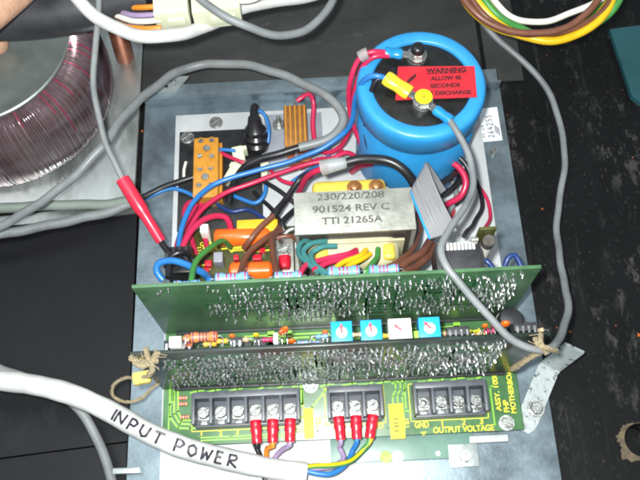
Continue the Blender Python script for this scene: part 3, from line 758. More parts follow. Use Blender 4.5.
# red warning label lying across the top
lq = [U(395.5, 100, CT + 1), U(477, 97, CT + 1), U(474.5, 66, CT + 1), U(398, 66.5, CT + 1)]
bm = bm_new(); flat_poly(bm, lq, .35); wl = obj('warning_label', bm, 'label_red', cp, smooth=False)
lx = (lq[1] - lq[0]).normalized(); ly = (lq[3] - lq[0]).normalized(); lw = (lq[1] - lq[0]).length; lh = (lq[3] - lq[0]).length
for body, u, v, wd, sz in (('WARNING', .36, .76, .50, 3.0), ('ALLOW 45', .42, .54, .38, 2.4), ('SECONDS', .42, .32, .37, 2.4), ('FOR DISCHARGE', .31, .10, .62, 2.4)):
    text(body, sz, lq[0] + lx * (u * lw) + ly * (v * lh), lx, ly, 'ink_red', wl, wd * lw, bold=.05)
bm = bm_new(); b0 = lq[0] + lx * (.36 * lw) + ly * (.735 * lh) + Z * .1; flat_poly(bm, [b0, b0 + lx * .47 * lw, b0 + lx * .47 * lw + ly * .35, b0 + ly * .35], .1); obj('underline', bm, 'ink_red', wl, smooth=False)
bm = bm_new(); b0 = lq[0] + lx * (.09 * lw) + ly * (.45 * lh) + Z * .15
flat_poly(bm, [b0 + lx * a + ly * b for a, b in ((0, 0), (2.6, 1.2), (2.2, .2), (6.2, 4.6), (5.6, 6.6), (3.2, 4.0), (3.8, 5.4))], .1); obj('lightning_bolt', bm, 'ink_red', wl, smooth=False)

def lug(name, label, cat, ring, tail, zr, m, sl_len, r=3.6, group=None, wide=1.0):
    """ring terminal on a stud with an insulated barrel pointing to tail"""
    ring, tail = Vector(ring), Vector(tail); d = (tail - ring).normalized(); e = Z.cross(d).normalized(); nz = d.cross(e)
    t = thing(name, label, cat, ring, group)
    bm = bm_new(); lathe(bm, ring - Z * .4, Z, [(0, 5.0), (.8, 5.0)], 24); obox(bm, ring + d * 6, d, e, nz, 7, 4.2, .8, .2); obj('ring', bm, 'steel', t)
    a = ring + d * 8.0; bm = bm_new(); rings = []
    sweep(bm, [a + d * (sl_len * k / 8) for k in range(9)], lambda q: r * (.86 + .14 * abs(math.cos(q * math.pi))) * (1 if 0 < q < 1 else .9), 16, flat=.8 * wide)
    obj('barrel', bm, m, t); return t, a + d * sl_len, d

# ------------------------------------------------------------------ cables and leads
lb_, e1, d1 = lug('ring_terminal', 'blue insulated ring terminal with two red wires under the black stud cap', 'terminal', Vector((pb.x, pb.y, lidz + 3)), U(384, 52, lidz + 5), 0, 'crimp_blue', 9, 3.2)
bm = bm_new(); sweep(bm, smooth_path([e1 - d1 * 2, U(372, 52, 80), U(359, 60, 76), U(351, 82, 66), U(349, 108, 50), U(354, 128, 38), U(362, 146, 26), U(366, 158, 14)]), 1.45); obj('wire', bm, 'wire_red', lb_)
bm = bm_new(); sweep(bm, smooth_path([e1 - d1 * 2 + Y * -2, U(374, 57, 79), U(363, 66, 74), U(356, 85, 64), U(352, 110, 46), U(350, 130, 30), U(340, 147, 16), U(327, 153, 10), U(317, 147, 8), U(313, 128, 9), U(314, 102, 14), U(309, 94, 18), U(301, 98, 18), U(297, 101, 17)]), 1.45); obj('wire', bm, 'wire_red', lb_)
bm = bm_new(); sweep(bm, [U(368, 53, 81), U(365, 54, 80.5), U(360, 57, 79)], 3.2, 12); obj('tie', bm, 'clear_sleeve', lb_)
ly_, e2, d2 = lug('ring_terminal', 'yellow insulated ring terminal on the capacitor with a blue wire', 'terminal', Vector((pf.x, pf.y, lidz + 3.2)), U(385, 77, lidz + 6.5), 0, 'crimp_yellow', 15, 4.3)
bm = bm_new(); sweep(bm, smooth_path([e2 - d2 * 2, U(377, 76, 82), U(365, 80, 78), U(356, 95, 66), U(352, 118, 48), U(345, 132, 38), U(325, 147, 32), U(295, 160, 30), U(262, 169, 29), U(235, 176, 29), U(210, 187, 29), U(194, 202, 30), U(183, 222, 32), U(179, 243, 34), U(180, 258, 36)]), 1.5); obj('wire', bm, 'wire_blue', ly_)
bm = bm_new(); sweep(bm, smooth_path([e2 - d2 * 2 - Z, U(378, 79, 80), U(371, 92, 74), U(367, 110, 62), U(367, 135, 46), U(371, 150, 36), U(380, 157, 32), U(400, 156, 33), U(425, 151, 34), U(450, 152, 34), U(465, 163, 32), U(470, 178, 28), U(466, 194, 22), U(455, 204, 16)]), 1.5); obj('wire', bm, 'wire_black', ly_)
gl, e3, d3 = lug('ring_terminal', 'blue insulated ring terminal on the yellow dotted stud, wired to a grey cable', 'terminal', Vector((pf.x, pf.y, lidz + 4.2)), U(446, 117, lidz + 4.5), 0, 'crimp_blue', 10, 3.0)
bm = bm_new(); sweep(bm, smooth_path([e3 - d3 * 2, U(455, 128, 78), U(466, 148, 76), U(472, 165, 76), U(473, 185, 78), U(465, 205, 82), U(450, 228, 90), U(442, 250, 96), U(447, 268, 98), U(465, 290, 95), U(488, 316, 90), U(510, 337, 86), U(530, 348, 84), U(546, 350.5, 82)]), 1.7, 12); obj('cable', bm, 'cable_grey', gl)
bm = bm_new(); sweep(bm, smooth_path([U(546, 350.5, 82), U(556, 345, 76), U(565, 325, 60), U(567, 300, 45), U(561, 262, 24), U(556, 232, 12), U(559, 205, 8), U(564, 175, 6), U(562, 135, 4), U(553, 100, 4), U(533, 72, 8), U(508, 48, 14), U(482, 22, 22), U(463, -2, 32), U(440, -40, 40), U(400, -110, 30), U(370, -180, 0)]), 1.9, 12)
tag(obj('cable', bm, 'cable_grey'), 'thin grey cable snaking up the black bench from the bent strap', 'cable')

# red wire pair loop right of the transformer, clear sleeve
wire('wire', [(368, 166, 12), (357, 158, 18), (345, 153, 24), (332, 158, 24), (300, 166, 24), (262, 180, 24), (228, 192, 24), (205, 206, 26), (190, 228, 30), (180, 250, 34), (177, 266, 38)], 1.4, 'wire_red', 'red wire running beside the long blue wire to the left end of the rear card', 'wire')
wire('wire', [(352, 172, 6), (360, 166, 18), (376, 162, 28), (398, 162, 32), (415, 163, 34), (440, 161, 34), (458, 167, 32), (466, 181, 28), (461, 195, 24), (448, 203, 18), (440, 209, 10)], 1.8, 'wire_red', 'thick red wire looping past the ribbon cable below the capacitor', 'wire')
hs = thing('sleeved_lead', 'black lead in a clear sleeve arching behind the transformer', 'lead', U(350, 165, 60))
bm = bm_new(); sweep(bm, path3([(344, 163, 66), (362, 159, 68), (385, 161, 70), (402, 171, 68), (414, 184, 62), (419, 200, 50)]), 2.4, 12); obj('wire', bm, 'wire_black', hs)
bm = bm_new(); sweep(bm, path3([(322, 168, 64), (334, 165, 66), (346, 162.5, 66.5)]), lambda t: 4.2 - 1.2 * t, 14); obj('clear_sleeve', bm, 'clear_sleeve', hs)
bm = bm_new(); sweep(bm, path3([(326, 167, 64), (314, 172, 58), (306, 180, 48), (300, 190, 34), (296, 200, 20)]), 1.6); obj('wire', bm, 'wire_red', hs)
for pts_, lab in (([(418, 196, 40), (432, 188, 36), (448, 178, 34), (458, 172, 26), (462, 182, 12)], 'grey black lead tucked behind the ribbon cable'), ([(425, 200, 20), (440, 196, 22), (455, 186, 22), (460, 176, 16), (452, 172, 8)], 'dark lead coiled lowest behind the ribbon cable')):
    wire('wire', pts_, 1.7, 'wire_black', lab, 'wire')
p = U(452, 209, 4); bm = bm_new(); lathe(bm, U(449, 213, 1.2), Z, [(0, 3.6), (3, 3.6), (5, 2.6), (5.6, 1)], 20); tag(obj('red_cap', bm, 'crimp_red'), 'small red plastic cap on the white panel below the red loop', 'cap')

# leads at the left end of the rear card
wire('wire', [(196, 205, 22), (186, 222, 26), (179, 240, 30), (174, 262, 36)], 1.5, 'wire_red', 'short red wire hugging the blue wire at the black plug', 'wire')
wire('wire', [(232, 240, 14.5), (231, 228, 22), (226, 217, 27), (214, 216, 30), (198, 224, 34), (186, 240, 36), (179, 262, 38)], 1.7, 'wire_red', 'red wire bending over from the small board to the black plug', 'wire')
wire('wire', [(200, 200, 5), (188, 203, 7), (184, 212, 10), (187, 222, 13), (192, 240, 18), (196, 256, 20)], 1.5, 'wire_red', 'red wire dropping steeply beside the black sheet', 'wire')
wire('wire', [(208, 200, 6), (198, 208, 9), (197, 218, 12), (203, 232, 16), (208, 250, 22)], 1.5, 'wire_red', 'short red wire slanting onto the small board', 'wire')
wire('wire', [(163, 280, 50), (157, 272, 52), (158, 264, 54), (170, 261, 56), (188, 266, 58), (204, 274, 62), (210, 281, 70)], 1.8, 'wire_blue', 'short bent blue wire arching over the end of the rear card', 'wire')
wire('wire', [(191, 282, 74), (194, 268, 66), (203, 254, 56), (214, 245, 46), (224, 241, 36), (230, 247, 24)], 1.5, 'wire_green', 'green wire curving from the rear card to the small board', 'wire')
for pts_, lab in (([(276, 213, 30), (262, 226, 34), (250, 240, 34), (244, 248, 28)], 'brown wire slanting down from the dark knot'), ([(281, 230, 28), (264, 240, 40), (249, 254, 48), (241, 268, 58), (239, 280, 70)], 'brown wire curving left to the rear card top'), ([(279, 228, 28), (272, 240, 42), (273, 256, 56), (277, 274, 72)], 'brown wire dropping straight to the rear card')):
    wire('wire', pts_, 1.6, 'wire_brown', lab, 'wire', group='brown wires at the dark knot')
kn = bm_new(); sweep(kn, path3([(324, 168, 44), (312, 172, 34), (301, 178, 28), (292, 190, 26), (284, 202, 26), (277, 211, 30), (273, 217, 30)], 1.5), lambda t: 1.6 + 1.8 * max(0, t - .6), 12); tag(obj('wire', kn, 'wire_black'), 'dark sheathed lead ending in a knot above the brown wires', 'wire')
for pts_, lab in (([(432, 238, 40), (424, 250, 52), (408, 262, 62), (388, 273, 74)], 'brown wire from the ribbon socket, upper of the pair'), ([(434, 246, 40), (427, 258, 54), (415, 267, 64), (404, 274, 74)], 'brown wire from the ribbon socket, lower of the pair')):
    wire('wire', pts_, 2.0, 'wire_brown', lab, 'wire')
for pts_, m, r_, lab in (([(300, 206, 18), (290, 214, 22), (282, 224, 26), (286, 234, 24)], 'wire_black', 1.6, 'short black lead beside the left foot of the transformer'),
    ([(254, 192, 4), (262, 200, 7), (274, 212, 14), (280, 222, 20), (276, 232, 24)], 'wire_black', 1.3, 'thin black lead bending onto the small board by the brown wires'),
    ([(300, 168, 16), (318, 160, 14), (334, 158, 12), (342, 150, 10)], 'wire_red', 1.3, 'thin red lead under the long blue wire on the grey plate'),
    ([(166, 268, 48), (172, 256, 52), (182, 252, 52), (192, 258, 46), (197, 270, 44)], 'wire_black', 1.6, 'black wire looping over the black plug'),
    ([(168, 278, 56), (170, 264, 54), (178, 258, 50), (186, 264, 48)], 'wire_black', 1.6, 'black wire end tucked against the black plug'),
    ([(214, 200, 6), (222, 208, 8), (232, 212, 10), (246, 210, 10), (260, 216, 14), (268, 224, 18)], 'wire_navy', 1.3, 'navy lead trailing along the front of the black sheet'),
    ([(296, 240, 20), (290, 236, 26), (276, 238, 26), (262, 244, 24), (252, 252, 22)], 'wire_brown', 1.3, 'thin brown lead from the ring terminal across the orange capacitor'),
    ([(402, 232, 20), (410, 240, 30), (412, 252, 44), (404, 264, 60), (396, 272, 74)], 'wire_black', 1.4, 'thin black lead between transformer and brown pair'),
    ([(416, 214, 20), (420, 228, 30), (414, 246, 46), (398, 262, 62), (378, 272, 74)], 'wire_brown', 1.5, 'thin brown lead hugging the right side of the transformer'),
    ([(262, 160, 10), (272, 172, 14), (284, 182, 18), (298, 184, 22), (312, 176, 30)], 'wire_red', 1.2, 'thin red lead crossing the white panel left of the clear sleeve'),
    ([(258, 178, 8), (272, 186, 12), (286, 196, 14), (300, 208, 14)], 'wire_black', 1.4, 'black lead crossing the white panel towards the transformer foot'),
    ([(324, 140, 6), (330, 152, 8), (322, 164, 10), (306, 172, 12), (292, 182, 12)], 'wire_blue', 1.2, 'thin blue lead curling below the spring'),
    ([(466, 168, 8), (478, 184, 8), (482, 204, 10), (474, 222, 20), (464, 236, 40)], 'wire_black', 1.3, 'black lead dropping to the fuse card along the white panel'),
    ([(470, 176, 6), (486, 196, 6), (490, 216, 8), (484, 230, 20)], 'wire_red', 1.1, 'thin red lead running to the fuse card'),
    ([(440, 170, 10), (452, 180, 14), (456, 196, 14), (448, 214, 12), (438, 226, 14)], 'cable_grey', 1.5, 'grey lead dropping behind the ribbon cable')):
    wire('wire', pts_, r_, m, lab, 'wire')
# black plug at the left end
pl = thing('plug', 'black plug with a bunch of wires at the left end of the rear card', 'plug', U(179, 262, 20))
c0 = U(179, 258, 40); bm = bm_new(); box(bm, c0.x - 7, c0.x + 7, c0.y - 9, c0.y + 6, 12, 42, 1.2); obj('plug_body', bm, 'wire_black', pl)
bm = bm_new()
for k in range(4): box(bm, c0.x - 6 + k * 3.2, c0.x - 4 + k * 3.2, c0.y - 6, c0.y + 4, 41.9, 46 + rnd.random() * 2, .4)
obj('plug_ribs', bm, 'ic_black', pl)

# grey lead with the red sleeve
rl = thing('sleeved_lead', 'thin grey lead hanging down with a bright red sleeve', 'lead', U(125, 182, 60))
bm = bm_new(); sweep(bm, path3([(112, -160, 60), (106, -80, 98), (101, -30, 100), (98, 0, 98), (97, 30, 92), (94, 70, 86), (96, 105, 80), (104, 138, 74), (114, 162, 70), (126, 185, 66)]), 1.65, 12); obj('lead', bm, 'cable_grey', rl)
bm = bm_new(); pth = path3([(122.5, 179, 66.5), (134, 198, 63), (148, 220, 58), (161, 241, 52)]); sweep(bm, pth, lambda t: 3.6 if t < .45 else (3.6 - (t - .45) * 6 if t < .6 else 2.7), 14); obj('red_sleeve', bm, 'sleeve_red', rl)
bm = bm_new(); sweep(bm, path3([(160, 240, 52), (166, 249, 48), (173, 258, 44), (180, 266, 40)]), 1.6); obj('inner_wire', bm, 'wire_black', rl)

# thick grey cable over the back of the chassis ending in black
gc = thing('cable', 'thick grey cable arching over the rear edge and stripped to a black core', 'cable', U(240, 66, 20))
bm = bm_new(); sweep(bm, path3([(-30, 242, 14), (15, 217, 24), (60, 190, 34), (98, 150, 42), (128, 113, 38), (150, 91, 30), (172, 74, 26), (195, 66, 24), (225, 64, 26), (255, 67, 28), (290, 77, 30), (318, 91, 32), (338, 108, 33), (343, 121, 33), (335, 133, 32), (318, 142, 31), (299, 147.5, 30)]), 2.6, 14); obj('jacket', bm, 'cable_grey', gc)
bm = bm_new(); sweep(bm, path3([(301, 147, 30), (285, 152, 29), (262, 159, 27), (247, 166, 24), (237, 178, 18), (231, 192, 10), (229, 202, 6)]), 2.2, 12); obj('core', bm, 'wire_black', gc)
# two cables on the left
c2 = thing('cable', 'grey cable lying along the edge of the black panel, its inner wires stripped', 'cable', U(60, 224, 0))
bm = bm_new(); sweep(bm, path3([(-60, 247, -.5), (0, 234, -.5), (40, 227, -.5), (80, 219, -.5), (108, 212, 0), (131, 203, 2)]), 2.9, 14); obj('jacket', bm, 'cable_grey', c2)
bm = bm_new(); sweep(bm, path3([(129, 204, 2), (145, 196, 6), (168, 186, 8), (194, 177, 9)]), 1.9); obj('core', bm, 'wire_black', c2)
bm = bm_new(); sweep(bm, path3([(129, 205, 2), (150, 196, 6), (172, 189, 7), (183, 191, 7), (196, 197, 8)]), 1.2); obj('core', bm, 'wire_blue', c2)
wire('cable', [(-60, 212, 1), (0, 208, 1), (50, 206, 1), (100, 204, 1), (130, 201, 3)], 3.1, 'cable_greygreen', 'dull green grey cable lying just above the stripped grey cable', 'cable')
wire('cable', [(-40, 352, 8), (0, 368, 8), (25, 377, 8), (55, 393, 6), (80, 412, 4), (96, 436, 2), (107, 460, 2), (113, 482, 2), (118, 520, 2)], 2.6, 'cable_grey', 'thin grey cable passing under the marked white cable', 'cable')

# thick white cable marked INPUT POWER
wc = thing('cable', 'thick white cable marked INPUT POWER in black pen, feeding the terminals', 'cable', U(100, 405, 40))
wp = path3([(-60, 376, 30), (-5, 380, 32), (35, 385, 36), (70, 394, 38), (105, 409, 38), (145, 431, 36), (180, 446, 33), (215, 456, 29), (250, 464, 25), (282, 470, 21), (306, 473, 19)], 1.0)
bm = bm_new(); sweep(bm, wp, lambda t: 5.15 + .12 * math.sin(t * 40) + .08 * math.sin(t * 97), 20); obj('jacket', bm, 'cable_white', wc)
i0 = min(range(len(wp)), key=lambda i: (wp[i] - U(112, 412, 38)).length)
S_ = [0]
for i in range(i0, len(wp) - 1): S_.append(S_[-1] + (wp[i + 1] - wp[i]).length)
def on_cable(u, v, hgt=5.6, sc_=5.3):
    s = u * sc_; k = 0
    while k < len(S_) - 2 and S_[k + 1] < s: k += 1
    f = (s - S_[k]) / max(1e-6, S_[k + 1] - S_[k]); c0 = wp[i0 + k].lerp(wp[i0 + k + 1], f)
    T = (wp[i0 + k + 1] - wp[i0 + k]).normalized(); N = (CAM - c0).normalized(); N = (N - T * N.dot(T)).normalized(); B = N.cross(T)
    a = (v - .55) * hgt / 5.2
    return c0 + (N * math.cos(a) + B * math.sin(a)) * 5.2
bm = pen_text('INPUT POWER', on_cable, .62); obj('handwriting', bm, 'ink_marker', wc)

# crimp terminals
def crimp(tx, ty, label, wpts, wm, bend=0.0, group=None, twotone=None, z1=ZB + 4.6):
    t = thing('crimp_lead', label, 'crimp terminal', (tx, ty, ZB + 4), group)
    bm = bm_new(); box(bm, tx - 2.9, tx + 2.9, ty - 5.6, ty + 1.5, z1 - .1, z1 + .6, .2); obj('tongue', bm, 'terminal_steel', t)
    a = Vector((tx, ty - 4.8, z1 + .4)); b = Vector((tx + bend, ty - 16.5, z1 + .2)); d = (b - a)
    bm = bm_new(); sweep(bm, [a + d * (k / 9) for k in range(10)], lambda q: (3.15 if q < .55 else 2.7) * (.93 if .18 < q < .35 else 1) * (1 if 0 < q < 1 else .88), 14); obj('red_sleeve', bm, 'crimp_red', t)
    pth = smooth_path([b - d * .1, b + d * .12] + [U(*p) for p in wpts])
    bm = bm_new(); sweep(bm, pth, 1.35, 10); obj('wire', bm, wm, t)
    if twotone:
        bm = bm_new(); off = Vector((.75, .2, .75)); sweep(bm, [p + off for p in pth], .85, 8); obj('wire_stripe', bm, twotone, t)
xs, y0 = t3
crimp(xs[3], y0 + 7.4, 'red crimp terminal with a black wire, innermost of the three on the six way block', [(254, 443, 12), (258, 452, 10), (262, 464, 8), (266, 490, 6)], 'wire_black', .6)
crimp(xs[4], y0 + 7.4, 'red crimp terminal with an orange wire, middle of the three on the six way block', [(267, 448, 12), (266, 458, 8), (264, 490, 6)], 'wire_orange', -.4)
crimp(xs[5], y0 + 7.4, 'red crimp terminal with a pale grey wire at the end of the six way block', [(283, 450, 12), (274, 460, 8), (262, 490, 6)], 'wire_purple', -.5)
xs, y0 = t2
crimp(xs[0], y0 + 7.4, 'red crimp terminal with a grey brown wire on the three way block', [(340, 448, 13), (344, 458, 14), (335, 466, 17), (318, 468, 19), (300, 467, 19)], 'wire_purple', .6)
crimp(xs[1], y0 + 7.4, 'red crimp terminal with a blue wire on the three way block', [(353, 450, 13), (347, 464, 15), (332, 474, 18), (315, 473, 19), (300, 469, 19)], 'wire_blue', -.2)
crimp(xs[2], y0 + 7.4, 'red crimp terminal with a green and yellow wire on the three way block', [(362, 450, 15), (350, 461, 18), (332, 465, 20), (315, 466, 20.5), (300, 468, 20)], 'wire_green', -2.6, twotone='wire_yellow')

# ------------------------------------------------------------------ mains transformer
tf = thing('transformer', 'frame transformer stamped with printed numbers, coil wrapped in yellow tape', 'transformer', (103.4, 100, 1.2))
fx0, fx1, fy0, fy1, fz = 73.8, 133.0, 89.0, 111.8, 70.0
bm = bm_new(); box(bm, fx0, fx1, fy0, fy1, fz - 1.8, fz, 0.5)
for a, b in ((fx0, fx0 + 1.8), (fx1 - 1.8, fx1)): box(bm, a, b, fy0, fy1, 1.3, fz - .6, .3)
box(bm, fx0 - 9, fx0 + 1.6, fy0 + 2, fy1 - 2, 1.25, 3.0, .3); box(bm, fx1 - 1.6, fx1 + 9, fy0 + 2, fy1 - 2, 1.25, 3.0, .3)
obj('frame', bm, 'frame_steel', tf)
bm = bm_new()
for k in range(14):
    y = fy0 + 1.2 + k * 1.46; box(bm, fx0 + 1.9, fx1 - 1.9, y, y + 1.15, 12, fz - 1.9)
obj('laminations', bm, 'lamination', tf, kind='stuff', smooth=False)
bm = bm_new(); box(bm, 81, 126, fy0 - 13, fy1 + 11, 22, 59, 10, seg=6); obj('coil', bm, 'tape_cream', tf)
for y0_, y1_ in ((fy0 - 1.8, fy0 - .3), (fy1 + .3, fy1 + 1.8)):
    bm = bm_new(); box(bm, 79, 128, y0_, y1_, 18, 61, .6); obj('bobbin_flange', bm, 'tape_cream', tf)
for x0_, x1_, y0_, y1_, z0_, z1_ in ((83, 90, fy0 - 10, fy0 - 2, 50, 59.6), (116.5, 123, fy0 - 10.5, fy0 - 2, 50, 59.6), (113, 119, fy0 - 13.4, fy0 - 6, 34, 50)):
    bm = bm_new(); box(bm, x0_, x1_, y0_, y1_, z0_, z1_, 2.2, seg=3); obj('tape_tab', bm, 'tape_yellow', tf)
bm = bm_new(); box(bm, 83, 121, fy1 + .8, fy1 + 11.6, 44, 60.5, 4.0, seg=4); obj('tape_wrap', bm, 'tape_yellow', tf)
for px in (354, 376):
    p = U(px, 176, 64); bm = bm_new(); lathe(bm, (p.x, fy1 + 6, 60), Z, [(0, 4.0), (1.0, 4.0), (1.4, 2.6), (3.2, 2.4), (3.8, 1.4)], 20); obj('terminal', bm, 'copper_brown', tf)
for body, px, py, px2 in (('230/220/208', 317, 200.5, 384.5), ('901524 REV C', 312.5, 213, 390), ('TTI 21265A', 322, 224.5, 383)):
    a = U(px, py, fz); b = U(px2, py - 2.2, fz); text(body, 3.7, a, X, Y, 'ink_grey', tf, (b - a).length, bold=.022, lift=.08)
for pts_, m, lab in (([(312, 238, 58), (301, 243, 62), (299, 252, 66), (307, 262, 72), (318, 272, 78)], 'wire_teal', 'teal wire, outermost of three leaving the transformer coil'), ([(326, 241, 62), (312, 244, 66), (304, 252, 68), (311, 263, 73), (323, 273, 79)], 'wire_teal', 'teal wire, middle of three leaving the transformer coil'), ([(336, 246, 66), (322, 247, 69), (311, 254, 70), (314, 265, 75), (328, 274, 80)], 'wire_teal', 'teal wire, innermost of three leaving the transformer coil'),
    ([(356, 250, 62), (348, 254, 67), (326, 258, 70), (308, 264, 73), (300, 274, 79)], 'wire_red', 'red wire leaving the front of the transformer coil'), ([(358, 254, 64), (344, 259, 69), (330, 262, 72), (314, 270, 78)], 'wire_red', 'second red wire leaving the coil beside the yellow ones'),
    ([(366, 250, 62), (360, 256, 67), (344, 262, 72), (332, 271, 79)], 'wire_yellow', 'yellow wire leaving the coil beside the red wires'), ([(370, 254, 64), (362, 259, 69), (350, 265, 74), (342, 272, 80)], 'wire_yellow', 'yellow wire leaving the coil beside the green wire'),
    ([(378, 249, 62), (377, 257, 67), (372, 264, 73), (366, 272, 80)], 'wire_green', 'green wire leaving the coil beside the yellow wires')):
    wire('wire', pts_, 1.4, m, lab, 'wire', group='coloured wires under the transformer')

# ------------------------------------------------------------------ small board with orange capacitors
pbd = thing('power_board', 'small dark board with orange and yellow capacitors behind the rear card', 'circuit board', (42, 105, 1.2))
bm = bm_new(); box(bm, 8, 71, 86, 119, 12.4, 14, .2); obj('board', bm, 'pcb_olive', pbd)
for x, y in ((11, 89), (68, 89), (11, 116), (68, 116)):
    bm = bm_new(); cyl(bm, (x, y, 2.7 if (x < 53 and y > 110) else 1.2), (x, y, 12.4), 2.4, seg=6); obj('standoff', bm, 'steel', pbd)
ZP_ = 14.0
def drum(px0, px1, py, z, r, m, name='capacitor'):
    a, b = U(px0, py + .8, z), U(px1, py - .8, z); L_ = (b - a).length; bm = bm_new()
    lathe(bm, a, b - a, [(0, r * .45), (.6, r * .8), (1.8, r), (L_ - 1.8, r), (L_ - .6, r * .8), (L_, r * .45)], 22); obj(name, bm, m, pbd)
drum(214, 271, 237, ZP_ + 5.5, 5.0, 'orange_cap'); drum(229, 273, 271, ZP_ + 6, 5.2, 'orange_cap')
a, b = U(237, 228, ZP_ + 7), U(278, 226, ZP_ + 7); bm = bm_new(); box(bm, a.x, b.x, b.y - 3.5, b.y + 4, ZP_, ZP_ + 9, .8); obj('capacitor', bm, 'yellow_cap', pbd)
for px, py, sx, sy, sz, m in ((218, 257, 5, 6, 9, 'grey_paint'), (204, 228, 4.5, 5, 14, 'trimmer_white'), (208, 263, 4, 3.5, 5, 'crimp_red'), (236, 257, 3, 3, 5, 'crimp_red'), (257, 257, 5, 3.2, 5, 'crimp_red'), (262, 250, 3.4, 3, 4, 'crimp_red'), (206, 270, 3, 3, 4, 'crimp_red')):
    p = U(px, py, ZP_ + sz); bm = bm_new(); box(bm, p.x - sx / 2, p.x + sx / 2, p.y - sy / 2, p.y + sy / 2, ZP_ - .1, ZP_ + sz, .5); obj('component', bm, m, pbd)
for body, px, py, wd in (('6000', 232, 251.5, 7), ('C1 R4', 196, 251, 12), ('D2', 258, 246, 4.5), ('Q3 R12', 200, 246, 10), ('C7', 202, 272, 5)):
    text(body, 2.2, U(px, py, ZP_), X, Y, 'silk_yellow', pbd, wd, bold=.02)
bm = bm_new()
for px, py, px2, py2 in ((194, 254, 214, 251), (222, 249, 250, 246), (245, 253, 270, 250), (196, 266, 204, 265), (225, 245, 232, 252)):
    ribbon_trace(bm, [U(px, py, ZP_), U(px2, py2, ZP_)], .8)
obj('silkscreen', bm, 'silk_yellow', pbd, kind='stuff', smooth=False)
rt = thing('ring_terminal', 'ring terminal with a short red barrel screwed on a pale tab by the brown wires', 'terminal', U(284, 250, 18))
p = U(283.5, 250, 19); bm = bm_new(); box(bm, p.x - 5.5, p.x + 5.5, p.y - 13, p.y + 7, 17.6, 19, .4); box(bm, p.x - 5, p.x + 5, p.y + 5, p.y + 6.6, 1.25, 18, .3); obj('tab', bm, 'frame_steel', rt)
screw(rt, p.x, p.y, 19, 2.8, 1.8, .4, washer=4.4)
bm = bm_new(); sweep(bm, [Vector((p.x + .6, p.y - 5 - k * .8, 21.5)) for k in range(10)], lambda q: 3.4 if q < .8 else 3.0, 14); obj('red_barrel', bm, 'crimp_red', rt)
bm = bm_new(); sweep(bm, path3([(302, 229, 24), (291, 230, 26), (283, 236, 24), (281, 242, 20)], 1), 1.6, 10); obj('lead', bm, 'steel', rt)

# ------------------------------------------------------------------ brown screw block, coil resistor and plugs on the white panel
tbk = thing('terminal_strip', 'amber brown four pole screw terminal strip on the black sheet', 'terminal strip', U(206, 168, 2.6))
zt2 = 16.0; a = U(192.5, 198, zt2); b = U(218.5, 137, zt2)
bm = bm_new(); box(bm, a.x, b.x, a.y, b.y, 2.6, zt2, .8); ym = (a.y + b.y) / 2
obj('block', bm, 'amber', tbk)
for x, y, r in [(px / 5.33 + 170, py / 5.33 + 120, r_) for px, py, r_ in ((165, 112, 1.5), (222, 108, 1.5), (195, 150, 2.2), (158, 192, 1.5), (222, 192, 1.5), (160, 262, 1.5), (217, 256, 1.5), (187, 302, 2.2), (154, 347, 1.5), (217, 345, 1.5))]:
    p = U(x, y, zt2); bm = bm_new(); lathe(bm, (p.x, p.y, zt2 - .1), Z, [(0, r + .7), (.6, r + .6), (.6, r + .1)], 18, cap=False); obj('collar', bm, 'amber', tbk); screw(tbk, p.x, p.y, zt2 - .05, r, .5, rnd.random() * 3)
bm = bm_new(); box(bm, a.x + .4, b.x - .4, ym - .5, ym + .5, zt2 - .2, zt2 + .5, .2); obj('rib', bm, 'amber', tbk)
bm = bm_new(); box(bm, b.x - .1, b.x + 1.6, a.y + 1, b.y - 1, 2.6, zt2 - 5, .4); obj('side_rail', bm, 'amber', tbk)
wire('wire', [(220, 149.5, 11), (228, 150, 12), (236, 151, 12)], 1.1, 'wire_blue', 'short pale blue wire between the amber strip and a cream plug', 'wire')
wire('wire', [(221, 153, 10), (232, 158, 12), (244, 163, 13), (250, 166, 10)], 1.2, 'wire_red', 'short red wire between the amber strip and a cream plug', 'wire')
wire('wire', [(230, 194, 6), (243, 200, 7), (256, 203, 8), (264, 196, 9), (266, 184, 9), (264, 175, 9)], 1.3, 'wire_blue', 'pale blue wire sagging across the black sheet', 'wire')
wire('wire', [(186, 162, 6), (184, 170, 6), (184, 178, 6)], .9, 'wire_white', 'short pale wire end at the screw of the amber strip', 'wire')
for (px, py, sx, sy, an, lab) in ((238, 153, 7, 10, .2, 'cream nylon plug beside the amber strip, upper of two'), (233, 172, 7, 13, -.5, 'cream nylon plug beside the amber strip, lower of two'), (264, 170, 4, 12, .05, 'narrow cream plug at the edge of the black sheet')):
    p = U(px, py, 12); t = thing('nylon_plug', lab, 'plug', (p.x, p.y, 2.6)); bm = bm_new(); box(bm, p.x - sx / 2, p.x + sx / 2, p.y - sy / 2, p.y + sy / 2, 2.6, 12, 1.0, rot=an); obj('housing', bm, 'cream_nylon', t)
    bm = bm_new(); box(bm, p.x - sx * .3, p.x + sx * .75, p.y + sy * .15, p.y + sy * .4, 4, 13, .6, rot=an); obj('latch', bm, 'cream_nylon', t)
gr = thing('grommet_lead', 'black ribbed grommet with a stubby lead standing on the black sheet', 'grommet', U(256, 140, 2.6))
bm = bm_new(); p = U(257, 148, 2.6); pt = U(254, 110, 16)
lathe(bm, p, U(255, 128, 16) - p, [(0, 7), (4, 8), (6, 6.5), (9, 7.4), (11, 6), (14, 6.4), (17, 4.4), (22, 3.6)], 22); obj('grommet', bm, 'wire_black', gr)
bm = bm_new(); sweep(bm, path3([(256, 140, 10), (255, 126, 15), (254, 112, 15), (255, 107, 12)]), 2.6, 12); obj('lead', bm, 'wire_black', gr)
